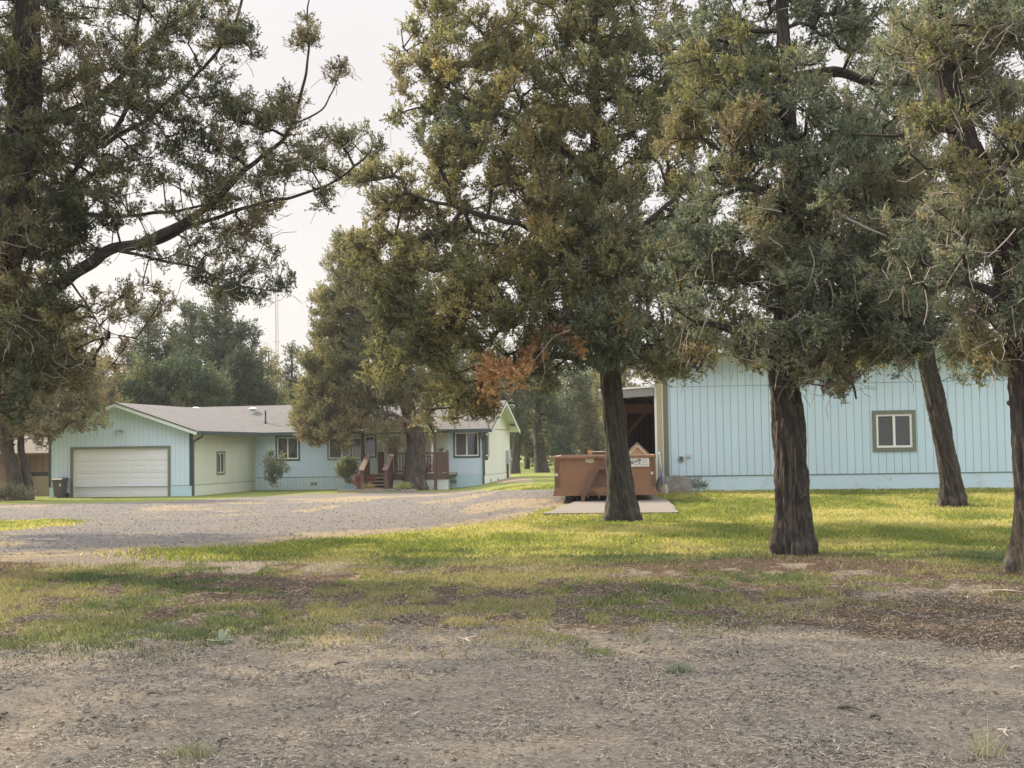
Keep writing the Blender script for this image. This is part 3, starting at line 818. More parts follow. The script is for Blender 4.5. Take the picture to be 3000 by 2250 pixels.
def juniper(name, label, trunk, limbs, layers, seed, bark=None, group=None, cat='tree', seg=64, flare=.35, ridge=.10, tstep=.05,
            pale=None, dead=0, strips=0, tip=.006, pw=.45, twk=5):
    """trunk: list of (point, radius). limbs: list of lists. layers: list of dicts(blobs, pal, K, ns, nl, L, lw, spread)"""
    r = np.random.default_rng(seed)
    pts = [Vector(p) for p, _ in trunk]; rr = [q for _, q in trunk]
    base = Vector(pts[0])
    root = empty(name, base)
    tag(root, label, cat, group)
    bo = np.array(base)
    pts[0] = pts[0] - Vector((0, 0, .12))
    V, F, uv, C, R = trunk_mesh(pts, rr, seed, seg, flare, ridge, tstep)
    npmesh('trunk', V - bo, F, bark or M_BARK, root, uv=uv, smooth_=False)
    skel = [C[::max(1, int(.2 / tstep))]]
    if limbs:
        for k, lb in enumerate(limbs):
            v, f, u, c, rr_ = trunk_mesh([p for p, _ in lb], [q for _, q in lb], seed + k, 16, 0.0, .09, .06, .1, wig=.07)
            skel.append(c[::2])
            npmesh('limb', v - bo, f, bark or M_BARK, root, uv=u, smooth_=True)
    S = np.concatenate(skel)
    S = S[S[:, 2] > 1.6] if (S[:, 2] > 1.6).sum() > 4 else S
    cs = []; tags = []
    for li, ly in enumerate(layers):
        c = clumps_from(ly['blobs'], r, ly.get('K', 26), seed + 50 + li, ly.get('carve', .42), ly.get('cf', 1.0), ly.get('spread', .15) * 2.0)
        if 'clumps' in ly: c = np.array(ly['clumps'])
        cs.append(c); tags.append(np.full(len(c), li))
    T = np.concatenate(cs); tg = np.concatenate(tags)
    A, B, ra, rb, pd = grow(S, None, T, r, tip=tip, pw=pw)
    v, f = tubes_np(A, B, ra, rb, twk)
    # bare dead twiglets
    bc = np.tile(np.array([[0, 0]]), (len(v), 1)); bc = np.stack([v[:, 0] + v[:, 1], v[:, 2]], 1)
    npmesh('branches', v - bo, f, bark or M_TWIG, root, uv=bc, smooth_=True)
    if dead:
        ii = r.integers(0, len(B), dead); a = B[ii]; segs = []
        d = r.normal(size=(dead, 3)) + np.array([0, 0, -.5]); d /= np.linalg.norm(d, axis=1)[:, None]
        L = .12 + .35 * r.random((dead, 1)) ** 2
        q = a; AA = []; BB = []
        for k in range(3):
            d2 = d + r.normal(size=(dead, 3)) * .35; d2 /= np.linalg.norm(d2, axis=1)[:, None]
            nx = q + d2 * L * .4; AA.append(q); BB.append(nx); q = nx
        AA = np.concatenate(AA); BB = np.concatenate(BB)
        v, f = tubes_np(AA, BB, np.full(len(AA), .005), np.full(len(AA), .0035), 3)
        npmesh('dead_twigs', v - bo, f, M_DEAD, root)
    LV = []; LF = []; LC = []; b = 0
    for li, ly in enumerate(layers):
        s = tg == li
        if not s.any(): continue
        v, f, c = leaves_mesh(T[s], pd[s], r, ly.get('ns', 7), ly.get('nl', 13), ly.get('L', .19), ly.get('lw', .022), ly.get('spread', .15), ly['pal'], None, seed + 90)
        LV.append(v); LF.append(f + b); LC.append(c); b += len(v)
    npmesh('crown', np.concatenate(LV) - bo, np.concatenate(LF), M_LEAF, root, col=np.concatenate(LC))
    for k, lb in enumerate(pale or []):
        v, f, u, c, _r = trunk_mesh([p for p, _ in lb], [q * .6 for _, q in lb], seed + 60 + k, 8, 0.0, .06, .05, .1, wig=.07)
        npmesh('bare_branch', v - bo, f, M_DEAD, root, uv=u, smooth_=True)
    if seg >= 64:
        sb = np.random.default_rng(seed + 7)
        for k in range(5):
            i = int(len(C) * (.06 + .3 * sb.random())); a = sb.random() * 2 * math.pi
            dr = Vector((math.cos(a), math.sin(a), .15 + .5 * sb.random())).normalized(); c0 = Vector(C[i]) - base; q = R[i]
            mb = MB(); rr0 = .014 + .02 * sb.random(); L_ = .04 + .12 * sb.random()
            mb.tube([c0 + dr * q * .8, c0 + dr * (q + L_ * .6), c0 + dr * (q + L_) + Vector((0, 0, -.01))], [rr0 * 1.4, rr0, rr0 * .5], 7)
            mb.build('branch_stub', M_TWIG, root)
    if strips:   # peeling bark
        mb = MB()
        for k in range(strips):
            z = r.random() ** .8; i = int(z * (len(C) * .75)) + 2; a = r.random() * 2 * math.pi
            dr = np.array([math.cos(a), math.sin(a), 0]); rr0 = R[min(i, len(R) - 1)] * 1.06
            p = C[i] + dr * rr0; side = np.array([-math.sin(a), math.cos(a), 0]); wdt = .006 + .012 * r.random(); L = .12 + .35 * r.random()
            ps = [p, p + dr * .012 + np.array([0, 0, -L * .5]), p + dr * (.02 + .05 * r.random()) + np.array([0, 0, -L]) + side * (r.random() - .5) * .06]
            vs = []
            for q, wq in zip(ps, (1, .8, .3)):
                vs += [q - side * wdt * wq - bo, q + side * wdt * wq - bo]
            mb.add([tuple(q) for q in vs], [(0, 1, 3, 2), (2, 3, 5, 4)])
        mb.build('peeling_bark', basic('bark_strip', (0.10, 0.08, 0.064), .95, .4, 5), root)
    return root

def TP(lst, Y):   # photo survey points at one distance -> (point, radius)
    return [(P(a[0], a[1], a[3] if len(a) > 3 else Y), a[2]) for a in lst]


# ------------------------------------------------------------------ buildings
class Site:
    def __init__(s, name, origin, rz, label, cat):
        s.root = empty(name, origin, rz); tag(s.root, label, cat)
        s.o = Vector(origin); s.c = math.cos(rz); s.s = math.sin(rz)
    def loc(s, v):
        d = v - s.o
        return Vector((d.x * s.c + d.y * s.s, -d.x * s.s + d.y * s.c, d.z))
    def _hit(s, px, py, k, val):
        d = ray(px, py); a = s.loc(Vector((0, 0, CAMZ))); b = s.loc(Vector((0, 0, CAMZ)) + d)
        t = (val - a[k]) / (b[k] - a[k])
        return a + (b - a) * t
    def front(s, px, py, yl):
        h = s._hit(px, py, 1, yl); return h.x, h.z
    def side(s, px, py, xl):
        h = s._hit(px, py, 0, xl); return h.y, h.z
    def frect(s, x0, y0, x1, y1, yl):
        mx, my = (x0 + x1) / 2, (y0 + y1) / 2
        return (s.front(x0, my, yl)[0], s.front(mx, y1, yl)[1], s.front(x1, my, yl)[0], s.front(mx, y0, yl)[1])
    def srect(s, x0, y0, x1, y1, xl):
        mx, my = (x0 + x1) / 2, (y0 + y1) / 2
        return (s.side(x0, my, xl)[0], s.side(mx, y1, xl)[1], s.side(x1, my, xl)[0], s.side(mx, y0, xl)[1])
def FR(y): return Matrix.Translation((0, y, 0))
def SD(x):
    return Matrix(((0, -1, 0, x), (1, 0, 0, 0), (0, 0, 1, 0), (0, 0, 0, 1)))

def window(root, M, hole, trim_w=.09, trim=None, split=.5, frame=None, left='screen', rightp='glass', curtain=None, blind=0, sash=.05):
    a, b, c, d = hole
    mb = MB(M); fw = sash
    mb.box(a, -.012, b, c, .05, b + fw); mb.box(a, -.012, d - fw, c, .05, d)
    mb.box(a, -.012, b + fw, a + fw, .05, d - fw); mb.box(c - fw, -.012, b + fw, c, .05, d - fw)
    if split:
        xm = a + (c - a) * split
        mb.box(xm - fw * .6, -.006, b + fw, xm + fw * .6, .05, d - fw)
    fr = mb.build('window', frame or M_WHITE, root)
    t = MB(M); w_ = trim_w
    t.box(a - w_, -.03, d, c + w_, .004, d + w_); t.box(a - w_, -.03, b - w_, c + w_, .004, b)
    t.box(a - w_, -.028, b, a, .004, d); t.box(c, -.028, b, c + w_, .004, d)
    t.build('window_trim', trim or M_TRIM, fr)
    g = MB(M); g.box(a + fw, .022, b + fw, c - fw, .028, d - fw); g.build('pane', M_GLASS, fr)
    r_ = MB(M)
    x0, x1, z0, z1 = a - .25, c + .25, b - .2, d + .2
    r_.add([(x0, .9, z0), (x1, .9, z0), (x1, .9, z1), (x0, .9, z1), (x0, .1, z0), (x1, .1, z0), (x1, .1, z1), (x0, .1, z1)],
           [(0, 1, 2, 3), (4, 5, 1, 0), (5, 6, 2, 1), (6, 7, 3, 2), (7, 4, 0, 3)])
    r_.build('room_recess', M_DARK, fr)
    if left == 'screen' and split:
        s_ = MB(M); s_.box(a + fw + .01, .012, b + fw, xm - fw * .6, .016, d - fw); s_.build('insect_screen', M_SCREEN, fr)
    if curtain:
        cu = MB(M)
        for (u0, u1, k0, k1, drape) in curtain:   # x fractions, z fractions
            xa = a + (c - a) * u0; xb = a + (c - a) * u1; za = b + (d - b) * k0; zb = b + (d - b) * k1
            nn = 14; vs = []; fs = []
            for i in range(nn + 1):
                f = i / nn; x = xa + (xb - xa) * f; y = .12 + .025 * math.sin(f * 26)
                xl = x + drape * (1 - f if drape > 0 else f) * 0
                zlow = za + (abs(drape) * (f if drape > 0 else 1 - f)) * (zb - za)
                vs += [(x, y, zlow), (x, y, zb)]
            for i in range(nn): fs.append((2 * i, 2 * i + 2, 2 * i + 3, 2 * i + 1))
            cu.add(vs, fs)
        cu.build('curtain', M_CURT, fr)
    if blind:
        bl = MB(M)
        nn = int((d - b) * blind / .04)
        for i in range(nn): bl.box(a + fw, .075, d - fw - .04 * i - .034, c - fw, .082, d - fw - .04 * i)
        bl.build('blind', M_BLIND, fr)
    return fr

# ---- the house
o0 = P(562, 1452, 56.2); o0.z = 0
H = Site('house', o0, rad(-10), 'long pale blue single storey house with attached garage and wooden porch', 'house')
hr = H.root
ZB = -.32                                   # walls run down into the soil
yM = 7.2
xI = 0.0
xL = H.front(145, 1360, 0)[0]
xR = H.front(1418, 1330, yM)[0]
zE = 2.46; DEP = 8.0
yR = H.side(1494, 1350, xR)[0] if True else 0
DEP = min(max(yR - yM, 6.5), 9.0)
sk1 = H.front(1540 / 2.765, 1100 + 893 * .3617, 0)[1]
skM = H.front(900, 1398, yM)[1]
# garage front wall with the door opening
gd = H.frect(214.5, 1315, 492, 1459, 0)
gd = (gd[0], -.25, gd[2], gd[3])
xm = (xL + 0) / 2; zP = 3.55
mb = MB(FR(0)); mb.wall(xL, sk1, 0, zE - .06, [gd], .12)
ov = .42
slope = (zP - zE) / (0 - xm)
mb.add([(xL, 0, zE - .06), (0, 0, zE - .06), (0, 0, zE + .1), (xm, 0, zE + .1 + slope * (0 - xm)), (xL, 0, zE + .1)], [(0, 1, 2, 3, 4)])
mb.build('garage_wall', M_BLUE, hr)
mb = MB(FR(-.012)); mb.wall(xL, ZB, 0, sk1, [(gd[0], ZB, gd[2], sk1 + .01)], .1)
mb.box(xL, 0, sk1, gd[0] - .12, .006, sk1 + .02, 1); mb.box(gd[2] + .12, 0, sk1, 0, .006, sk1 + .02, 1)
mb.build('garage_skirting', [M_SKIRTB, M_TRIM], hr)
# left side and right side walls of the garage wing
swin = H.srect(633 + 3, 1324 + 3, 660 - 3, 1388 - 3, 0)
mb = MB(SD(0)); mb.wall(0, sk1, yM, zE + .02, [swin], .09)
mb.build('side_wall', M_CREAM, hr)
mb = MB(SD(.012)); mb.wall(0, ZB, yM, sk1, [], .09); mb.box(0, -.004, sk1, yM, .006, sk1 + .018, 1)
mb.build('side_skirting', [basic('cream_skirting', (.64, .68, .56), .8, .06, 2), M_TRIM], hr)  # skirting colour carries the warm light of the wall above
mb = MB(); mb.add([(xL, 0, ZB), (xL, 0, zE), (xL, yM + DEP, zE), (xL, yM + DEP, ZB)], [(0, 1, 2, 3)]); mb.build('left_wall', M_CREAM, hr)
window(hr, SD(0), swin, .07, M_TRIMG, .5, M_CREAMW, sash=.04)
# main front wall
W1 = H.frect(812, 1281, 874, 1345, yM); W2 = H.frect(963, 1281, 1027, 1343, yM); W2b = H.frect(1031, 1281, 1060, 1343, yM)
W3 = H.frect(1069, 1277, 1099, 1337, yM); W4 = H.frect(1333, 1267, 1402, 1336, yM)
Dr = H.frect(1128, 1274, 1174, 1386, yM)
zdeck = Dr[1]
xp0 = H.front(1103, 1330, yM)[0]; xp1 = H.front(1312, 1330, yM)[0]
mb = MB(FR(yM)); mb.wall(0, skM, xp0, zE + .02, [W1, W2, W2b, W3], .09); mb.build('front_wall', M_BLUEF, hr); mb = MB(FR(yM)); mb.wall(xp1, skM, xR, zE + .02, [W4], .09)
mb.build('front_wall', M_BLUEF, hr)
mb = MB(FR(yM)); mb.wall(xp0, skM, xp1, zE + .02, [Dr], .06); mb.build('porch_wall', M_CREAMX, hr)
xs0 = H.front(755, 1420, yM)[0]; xs1 = H.front(1012, 1420, yM)[0]
mb = MB(FR(yM - .015)); mb.wall(0, ZB, xs1, skM, [], .05); mb.box(0, -.006, skM - .01, xs1, .012, skM + .012, 1); mb.build('front_skirting', [M_SKIRTW, M_TRIM], hr)
mb = MB(FR(yM - .012)); mb.wall(xs1, ZB, xR, skM, [], .05); mb.box(xp1, -.004, skM, xR, .008, skM + .012, 1); mb.build('front_skirting', [M_SKIRTB, basic('groove_line', (.3, .4, .42), .8)], hr)
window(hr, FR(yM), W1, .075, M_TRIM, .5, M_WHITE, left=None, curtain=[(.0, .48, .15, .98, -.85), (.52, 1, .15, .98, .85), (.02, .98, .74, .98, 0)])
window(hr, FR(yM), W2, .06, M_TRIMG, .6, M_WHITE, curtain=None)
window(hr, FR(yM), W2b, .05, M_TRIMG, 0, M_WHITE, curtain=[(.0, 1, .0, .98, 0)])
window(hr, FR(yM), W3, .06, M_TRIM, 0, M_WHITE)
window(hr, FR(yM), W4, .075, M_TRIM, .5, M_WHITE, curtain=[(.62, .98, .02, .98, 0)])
# door
mb = MB(FR(yM)); a, b, c, d = Dr
mb.box(a, .02, b, c, .06, d)
for (u0, u1, v0, v1) in ((0, .18, 0, 1), (.82, 1, 0, 1), (.18, .82, 0, .12), (.18, .82, .93, 1), (.18, .82, .33, .40)):
    mb.box(a + (c - a) * u0, -.01, b + (d - b) * v0, a + (c - a) * u1, .02, b + (d - b) * v1)
dr = mb.build('front_door', basic('door_white', (.66, .68, .66), .5, .04, 2), hr)
mb = MB(FR(yM)); mb.box(a + (c - a) * .18, -.002, b + (d - b) * .40, a + (c - a) * .82, .012, b + (d - b) * .66); mb.box(a + (c - a) * .18, -.002, b + (d - b) * .66, a + (c - a) * .82, .012, b + (d - b) * .93, 1)
mb.build('door_glass', [basic('door_screen', (.22, .19, .17), .5, .1, 3), M_BLIND], dr)
mb = MB(FR(yM)); mb.tube([(a + .07, -.02, b + 1.0), (a + .07, -.07, b + 1.02), (a + .07, -.07, b + 1.14), (a + .07, -.02, b + 1.16)], .013, 6); mb.build('door_handle', M_DARK, dr)
for (x0_, x1_) in ((a - .09, a), (c, c + .09)):
    pass
mb = MB(FR(yM)); mb.box(a - .09, -.02, b, a, .005, d + .08); mb.box(c, -.02, b, c + .09, .005, d + .08); mb.box(a, -.02, d, c, .005, d + .08); mb.build('door_frame', M_WHITE, dr)
# right end wall
ew = H.srect(1421.5, 1271, 1431, 1336, xR)
yend = yM + DEP
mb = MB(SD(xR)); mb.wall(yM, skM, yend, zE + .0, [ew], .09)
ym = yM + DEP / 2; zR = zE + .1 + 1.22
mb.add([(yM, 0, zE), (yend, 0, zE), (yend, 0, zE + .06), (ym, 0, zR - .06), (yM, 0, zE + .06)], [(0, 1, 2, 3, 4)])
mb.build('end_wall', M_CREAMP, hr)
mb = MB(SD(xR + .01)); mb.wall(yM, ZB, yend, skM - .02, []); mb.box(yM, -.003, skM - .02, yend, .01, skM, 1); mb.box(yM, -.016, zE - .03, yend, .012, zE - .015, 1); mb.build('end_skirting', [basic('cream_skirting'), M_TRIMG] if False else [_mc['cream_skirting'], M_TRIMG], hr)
window(hr, SD(xR), ew, .03, M_TRIM, .5, M_CREAMW, left=None, curtain=[(.0, 1, .0, .98, 0)], sash=.05)
mb = MB(SD(xR + .012))
for px_, py_ in ((1437, 1407), (1458, 1404), (1477, 1405)):
    y_, z_ = H.side(px_, py_, xR); mb.box(y_ - .12, -.012, z_ - .07, y_ + .12, 0, z_ + .07)
    mb.box(y_ - .1, -.016, z_ - .05, y_ + .1, -.012, z_ + .05, 1)
mb.build('foundation_vent', [M_SOFFIT, M_DARK], hr)
for px_, py_ in ((920, 1417), (1329, 1411), (1029, 1412)):
    mb = MB(FR(yM - .02)); x_, z_ = H.front(px_, py_, yM)
    mb.box(x_ - .17, -.012, z_ - .08, x_ + .17, 0, z_ + .08)
    for k in range(2):
        for q in range(4): mb.box(x_ - .15 + k * .16, -.015, z_ - .065 + q * .034, x_ - .01 + k * .16, -.012, z_ - .045 + q * .034, 1)
    mb.build('foundation_vent', [M_SOFFIT, M_DARK], hr)
# meter box
y_, z_ = H.side(1485, 1340, xR)
mb = MB(SD(xR)); mb.box(y_ - .28, -.14, z_ - .34, y_ + .28, -.001, z_ + .34); mb.tube([(y_ + .12, -.14, z_ - .12), (y_ + .12, -.22, z_ - .12)], .09, 14)
mb.tube([(y_ - .16, -.06, z_ - .34), (y_ - .16, -.06, z_ - 1.35), (y_ - .05, -.06, z_ - 1.45)], .04, 8, 1); mb.box(y_ + .0, -.09, ZB, y_ + .2, -.001, z_ - .34)
mb.build('meter_box', [basic('grey_metal', (.38, .39, .40), .5, .08, 4), M_DARK], hr)
mb = MB(); mb.add([(xR, yend, ZB), (xL, yend, ZB), (xL, yend, zE), (xR, yend, zE)], [(0, 1, 2, 3)]); mb.build('back_wall', M_BLUE, hr)
# corner boards
mb = MB(); mb.box(xL - .03, -.03, sk1, xL + .07, .0, zE - .05); mb.box(-.09, -.03, sk1, .03, 0, zE - .08); mb.box(0, -.03, sk1, .03, .07, zE - .08)
mb.box(xR - .02, yM - .03, skM, xR + .03, yM + .06, zE - .02)
mb.build('corner_board', M_TRIM, hr)
# roofs
def slab(mb, pts, th=.09, mi=0):
    """pts: 4 corners top surface"""
    p = [Vector(q) for q in pts]; nrm = (p[1] - p[0]).cross(p[2] - p[0]).normalized()
    if nrm.z < 0: p.reverse(); nrm = -nrm
    n_ = len(p); lo = [q - Vector((0, 0, th)) for q in p]
    mb.add([tuple(q) for q in p], [tuple(range(n_))], mi)
    mb.add([tuple(q) for q in lo], [tuple(range(n_ - 1, -1, -1))], 1)
    for i in range(n_):
        j = (i + 1) % n_
        mb.add([tuple(p[i]), tuple(lo[i]), tuple(lo[j]), tuple(p[j])], [(0, 1, 2, 3)], 2)
mb = MB()
zg = zE + .12; gs = (zP - zE) / (0 - xm); yb = ym - .1
zt = zE + .12 + gs * (0 - xm)
gx0, gx1 = xL - ov, ov
zl = zt - gs * (0 - xm + ov)
slab(mb, [(xm, -.45, zt), (gx1, -.45, zl), (gx1, yb, zl), (xm, yb, zt)]); slab(mb, [(gx0, -.45, zl), (xm, -.45, zt), (xm, yb, zt), (gx0, yb, zl)])
ms = 1.22 / (DEP / 2); y0r = yM - .42; y1r = yend + .42
zlo = zE + .1 - ms * .42 + .02; zhi = zE + .12 + 1.22
slab(mb, [(xL - .3, y0r, zlo), (xR + .45, y0r, zlo), (xR + .45, ym, zhi), (xL - .3, ym, zhi)]); slab(mb, [(xL - .3, ym, zhi), (xR + .45, ym, zhi), (xR + .45, y1r, zlo), (xL - .3, y1r, zlo)])
rf = mb.build('roof', [M_ROOF, M_SOFFIT, M_TRIM], hr)
# clip the front slope so it starts right of the garage wing: fascia and gutters
mb = MB()
mb.beam((gx0, -.47, zl - .10), (xm, -.47, zt - .10), .03, .15); mb.beam((xm, -.47, zt - .10), (gx1, -.47, zl - .10), .03, .15); mb.build('barge_board', M_SOFFIT, rf); mb = MB()
mb.beam((xR + .465, y0r, zlo - .10), (xR + .465, ym, zhi - .10), .03, .15); mb.beam((xR + .465, ym, zhi - .10), (xR + .465, y1r, zlo - .10), .03, .15)
mb.build('barge_board', M_SOFFIT, rf)
mb = MB(); mb.beam((gx0, -.49, zl - .01), (xm, -.49, zt - .01), .03, .04); mb.beam((xm, -.49, zt - .01), (gx1, -.49, zl - .01), .03, .04)
mb.beam((xR + .485, y0r, zlo - .01), (xR + .485, ym, zhi - .01), .03, .04); mb.beam((xR + .485, ym, zhi - .01), (xR + .485, y1r, zlo - .01), .03, .04)
mb.build('drip_edge', M_DARK, rf)
mb = MB(); mb.box(gx1, -.47, zl - .16, gx1 + .11, yM - .5, zl - .03)
mb.box(gx1 + .11, y0r - .11, zlo - .16, xR + .45, y0r, zlo - .03)
mb.build('gutter', M_TRIM, rf)
mb = MB()
mb.tube([(gx1 + .05, .0, zl - .15), (gx1 + .05, .0, zl - .22), (.1, -.02, zl - .42), (.08, -.02, zl - .55), (.08, -.02, ZB + .1)], .045, 8); mb.build('downspout', M_TRIM, hr)
mb = MB(); mb.tube([(xR - .05, y0r - .05, zlo - .15), (xR - .05, yM - .1, zlo - .45), (xR - .02, yM - .07, zlo - .6), (xR - .02, yM - .07, -.1), (xR + .12, yM - .25, -.2)], .045, 8); mb.build('downspout', M_TRIM, hr)
# soffit vent at the rear gable overhang
y_, z_ = yend - .3, zlo + .05
mb = MB(); mb.box(xR + .12, yend - .75, zE + .19 - .02, xR + .36, yend - .35, zE + .21 - .02); mb.build('soffit_vent', M_DARK, rf)
def roofz(y): return zhi - ms * abs(y - ym)
# roof vents and pipes, by where their foot meets the slope
def roof_pt(px, py):
    a = H.loc(Vector((0, 0, CAMZ))); b = H.loc(Vector((0, 0, CAMZ)) + ray(px, py)); d = b - a
    best = None
    for i in range(2600, 4200):
        p = a + d * (i / 50.0)
        if p.z <= roofz(p.y) and p.y > y0r: return p
    return a + d * 64
for px_, py_, h_, kind in ((573, 1203, .14, 'cap'), (741, 1206, .16, 'cap'), (628, 1224, .28, 'pipe'), (778, 1240, .60, 'pipe')):
    p = roof_pt(px_, py_ + (4 if kind == 'cap' else 0)); mb = MB()
    if kind == 'cap':
        mb.tube([(p.x, p.y, p.z - .1), (p.x, p.y, p.z + h_)], .14, 14); mb.tube([(p.x, p.y, p.z + h_), (p.x, p.y, p.z + h_ + .05), (p.x, p.y, p.z + h_ + .11)], [.22, .23, .08], 16)
        mb.build('roof_vent', basic('vent_metal', (.55, .58, .55), .5, .1, 3), rf)
    else:
        mb.tube([(p.x, p.y, p.z - .1), (p.x, p.y, p.z + h_)], .035, 8); mb.tube([(p.x, p.y, p.z - .03), (p.x, p.y, p.z + .07)], [.09, .045], 8)
        mb.build('vent_pipe', M_DARK, rf)
# garage door: four rows of raised panels
a, b, c, d = gd
mb = MB(FR(.07)); nR, nC = 4, 5; hh = (d - b) / nR
for i in range(nR):
    z0, z1 = b + i * hh, b + (i + 1) * hh
    mb.box(a, 0, z0 + .003, c, .03, z1 - .003)
    cw = (c - a) / nC
    for j in range(nC):
        for (za, zb) in ((z0 + .05, z0 + hh * .46), (z0 + hh * .54, z1 - .05)):
            xa, xb = a + j * cw + .06, a + (j + 1) * cw - .06
            mb.add([(xa, 0, za), (xb, 0, za), (xb, 0, zb), (xa, 0, zb), (xa + .03, -.006, za + .03), (xb - .03, -.006, za + .03), (xb - .03, -.006, zb - .03), (xa + .03, -.006, zb - .03)],
                   [(0, 1, 5, 4), (1, 2, 6, 5), (2, 3, 7, 6), (3, 0, 4, 7), (4, 5, 6, 7)])
mb.box(a, .012, b, c, .03, d, 1)
gdo = mb.build('garage_door', [M_DOOR, M_DARK], hr)
mb = MB(); mb.box(a - .12, -.03, -.3, a, .005, d + .1); mb.box(c, -.03, -.3, c + .12, .005, d + .1); mb.box(a, -.03, d, c, .005, d + .1)
mb.build('door_trim', M_TRIMG, gdo)
mb = MB(); mb.box(a, .0, -.3, a + .03, .07, d, 0); mb.build('door_jamb', M_CREAMW, gdo)
# floodlight
x_, z_ = H.front(352, 1262, 0)
mb = MB(); mb.tube([(x_, 0, z_), (x_, -.07, z_)], .05, 10)
for s_ in (-1, 1): mb.tube([(x_, -.06, z_), (x_ + s_ * .08, -.1, z_ + .0), (x_ + s_ * .17, -.16, z_ - .05)], [.02, .04, .06], 10)
mb.build('floodlight', basic('lamp_grey', (.35, .33, .31), .5), hr)

# ---- porch
yF = 5.2
pz = H.front(1180, 1266, yF)[1]
xa = H.front(1063, 1340, yF)[0]; xb = H.front(1276, 1340, yF)[0]
xc = H.front(1312, 1350, yF)[0]
mb = MB(); mb.box(xa, yF, zdeck - .09, xc, yM - .02, zdeck); mb.box(xa, yF - .02, zdeck - .26, xc, yF, zdeck - .004, 1)
for i in range(int((xc - xa) / .14)): pass
pd_ = mb.build('porch_deck', [M_TREAD, M_BROWN], hr)
# lattice skirt
mb = MB(FR(yF + .02)); z0, z1 = ZB, zdeck - .27
xl0 = H.front(1152, 1410, yF)[0]
mb.box(xl0, 0, z1 - .04, xc, .02, z1); mb.box(xl0, -.0, -.28, xl0 + .05, .02, z1)
s_ = .09
k = xl0 - 1.0
while k < xc:
    for sg in (1, -1):
        x0, x1 = (k, k + (z1 - z0)) if sg > 0 else (k + (z1 - z0), k)
        A_ = Vector((x0, .006 if sg > 0 else .012, z0)); B_ = Vector((x1, A_.y, z1))
        lo, hi = max(min(x0, x1), xl0), min(max(x0, x1), xc)
        if hi - lo < .05: continue
        f0 = (lo - x0) / (x1 - x0); f1 = (hi - x0) / (x1 - x0)
        mb.beam(A_.lerp(B_, min(f0, f1)), A_.lerp(B_, max(f0, f1)), .008, .03)
    k += s_
mb.build('lattice_skirt', basic('lattice_paint', (.70, .74, .70), .7, .08, 3), pd_)
mb = MB(FR(yF + .4)); mb.add([(xa, 0, ZB), (xc, 0, ZB), (xc, 0, z1), (xa, 0, z1)], [(0, 1, 2, 3)]); mb.build('underdeck_backing', basic('pale_board', (.42, .44, .42), .8, .1, 3), pd_)  # pale backing board behind the lattice
for x_ in (xa, xb):
    mb = MB(); mb.box(x_ - .055, yF - .09, ZB, x_ + .055, yF + .02 - .041, pz); mb.build('porch_post', M_BROWN, hr)
# steps
sx0 = H.front(1089, 1400, yF)[0]; sx1 = H.front(1142, 1400, yF)[0]
nst = 4
hz = (zdeck - ZB - .08) / (nst + 1)
for i in range(nst):
    zt_ = zdeck - hz * (i + 1); y_ = yF - .02 - .28 * i
    mb = MB(); mb.box(sx0, y_ - .29, zt_ - .045, sx1, y_ - .002, zt_); mb.box(sx0 + .02, y_ - .03, zt_ - hz, sx1 - .02, y_ - .005, zt_ - .046, 1)
    mb.build('step', [M_TREAD, M_BROWN], pd_)
for x_, nm in ((sx0 - .22, 'stair_rail'), (sx1 + .02, 'stair_rail')):
    mb = MB()
    y1_ = yF - .05; y2_ = yF - 1.05; zt1 = zdeck + .86; zt2 = zdeck + .22
    mb.prismx([(y1_, zdeck - .2), (y1_, zt1 - .04), (y2_, zt2 - .04), (y2_, ZB)], x_, x_ + .16)
    mb.prismx([(y1_ + .02, zt1 - .035), (y1_ + .02, zt1), (y2_ - .06, zt2 - .01), (y2_ - .06, zt2 - .045)], x_ - .05, x_ + .19, 1)
    mb.build(nm, [M_BROWN, M_TREAD], pd_)
zrail = zdeck + .92
x15 = H.front(1158, 1350, yF)[0]
x14 = sx0 + .0
mb = MB(); mb.box(x15, yF - .06, zrail - .07, xb - .06, yF + .04, zrail); mb.box(x15, yF - .04, zdeck + .06, xb - .06, yF, zdeck + .12)
k = x15 + .09
while k < xb - .1: mb.box(k - .018, yF - .035, zdeck + .12, k + .018, yF - .004, zrail - .07); k += .125
mb.box(x15 - .04, yF - .08, zdeck, x15 + .05, yF + .02, zrail + .02)
mb.build('railing', M_BROWN, pd_)
mb = MB(); mb.box(xb + .06, yF - .04, zdeck + .05, xc, yF - .01, zrail - .05); mb.box(xb + .06, yF - .06, zrail - .05, xc, yF + .03, zrail); mb.box(xc - .05, yF - .07, zdeck - .1, xc + .04, yF + .05, zrail + .08)
mb.build('railing_panel', M_BROWN, pd_)
mb = MB(); x_ = H.front(1091, 1350, yF)[0]; x2 = H.front(1109, 1350, yF)[0]
mb.box(x_, yF + .9, zdeck, x2, yF + .94, zrail); mb.box(x_ - .02, yF + .88, zrail, x2 + .02, yF + .96, zrail + .05); mb.build('railing_panel', M_BROWN, pd_)
xk = H.front(1068, 1380, yF)[0]
mb = MB(); mb.box(xa + .056, yF - .03, zdeck - .08, sx0 - .23, yF, zrail - .02); mb.build('railing_panel', M_BROWN, pd_)
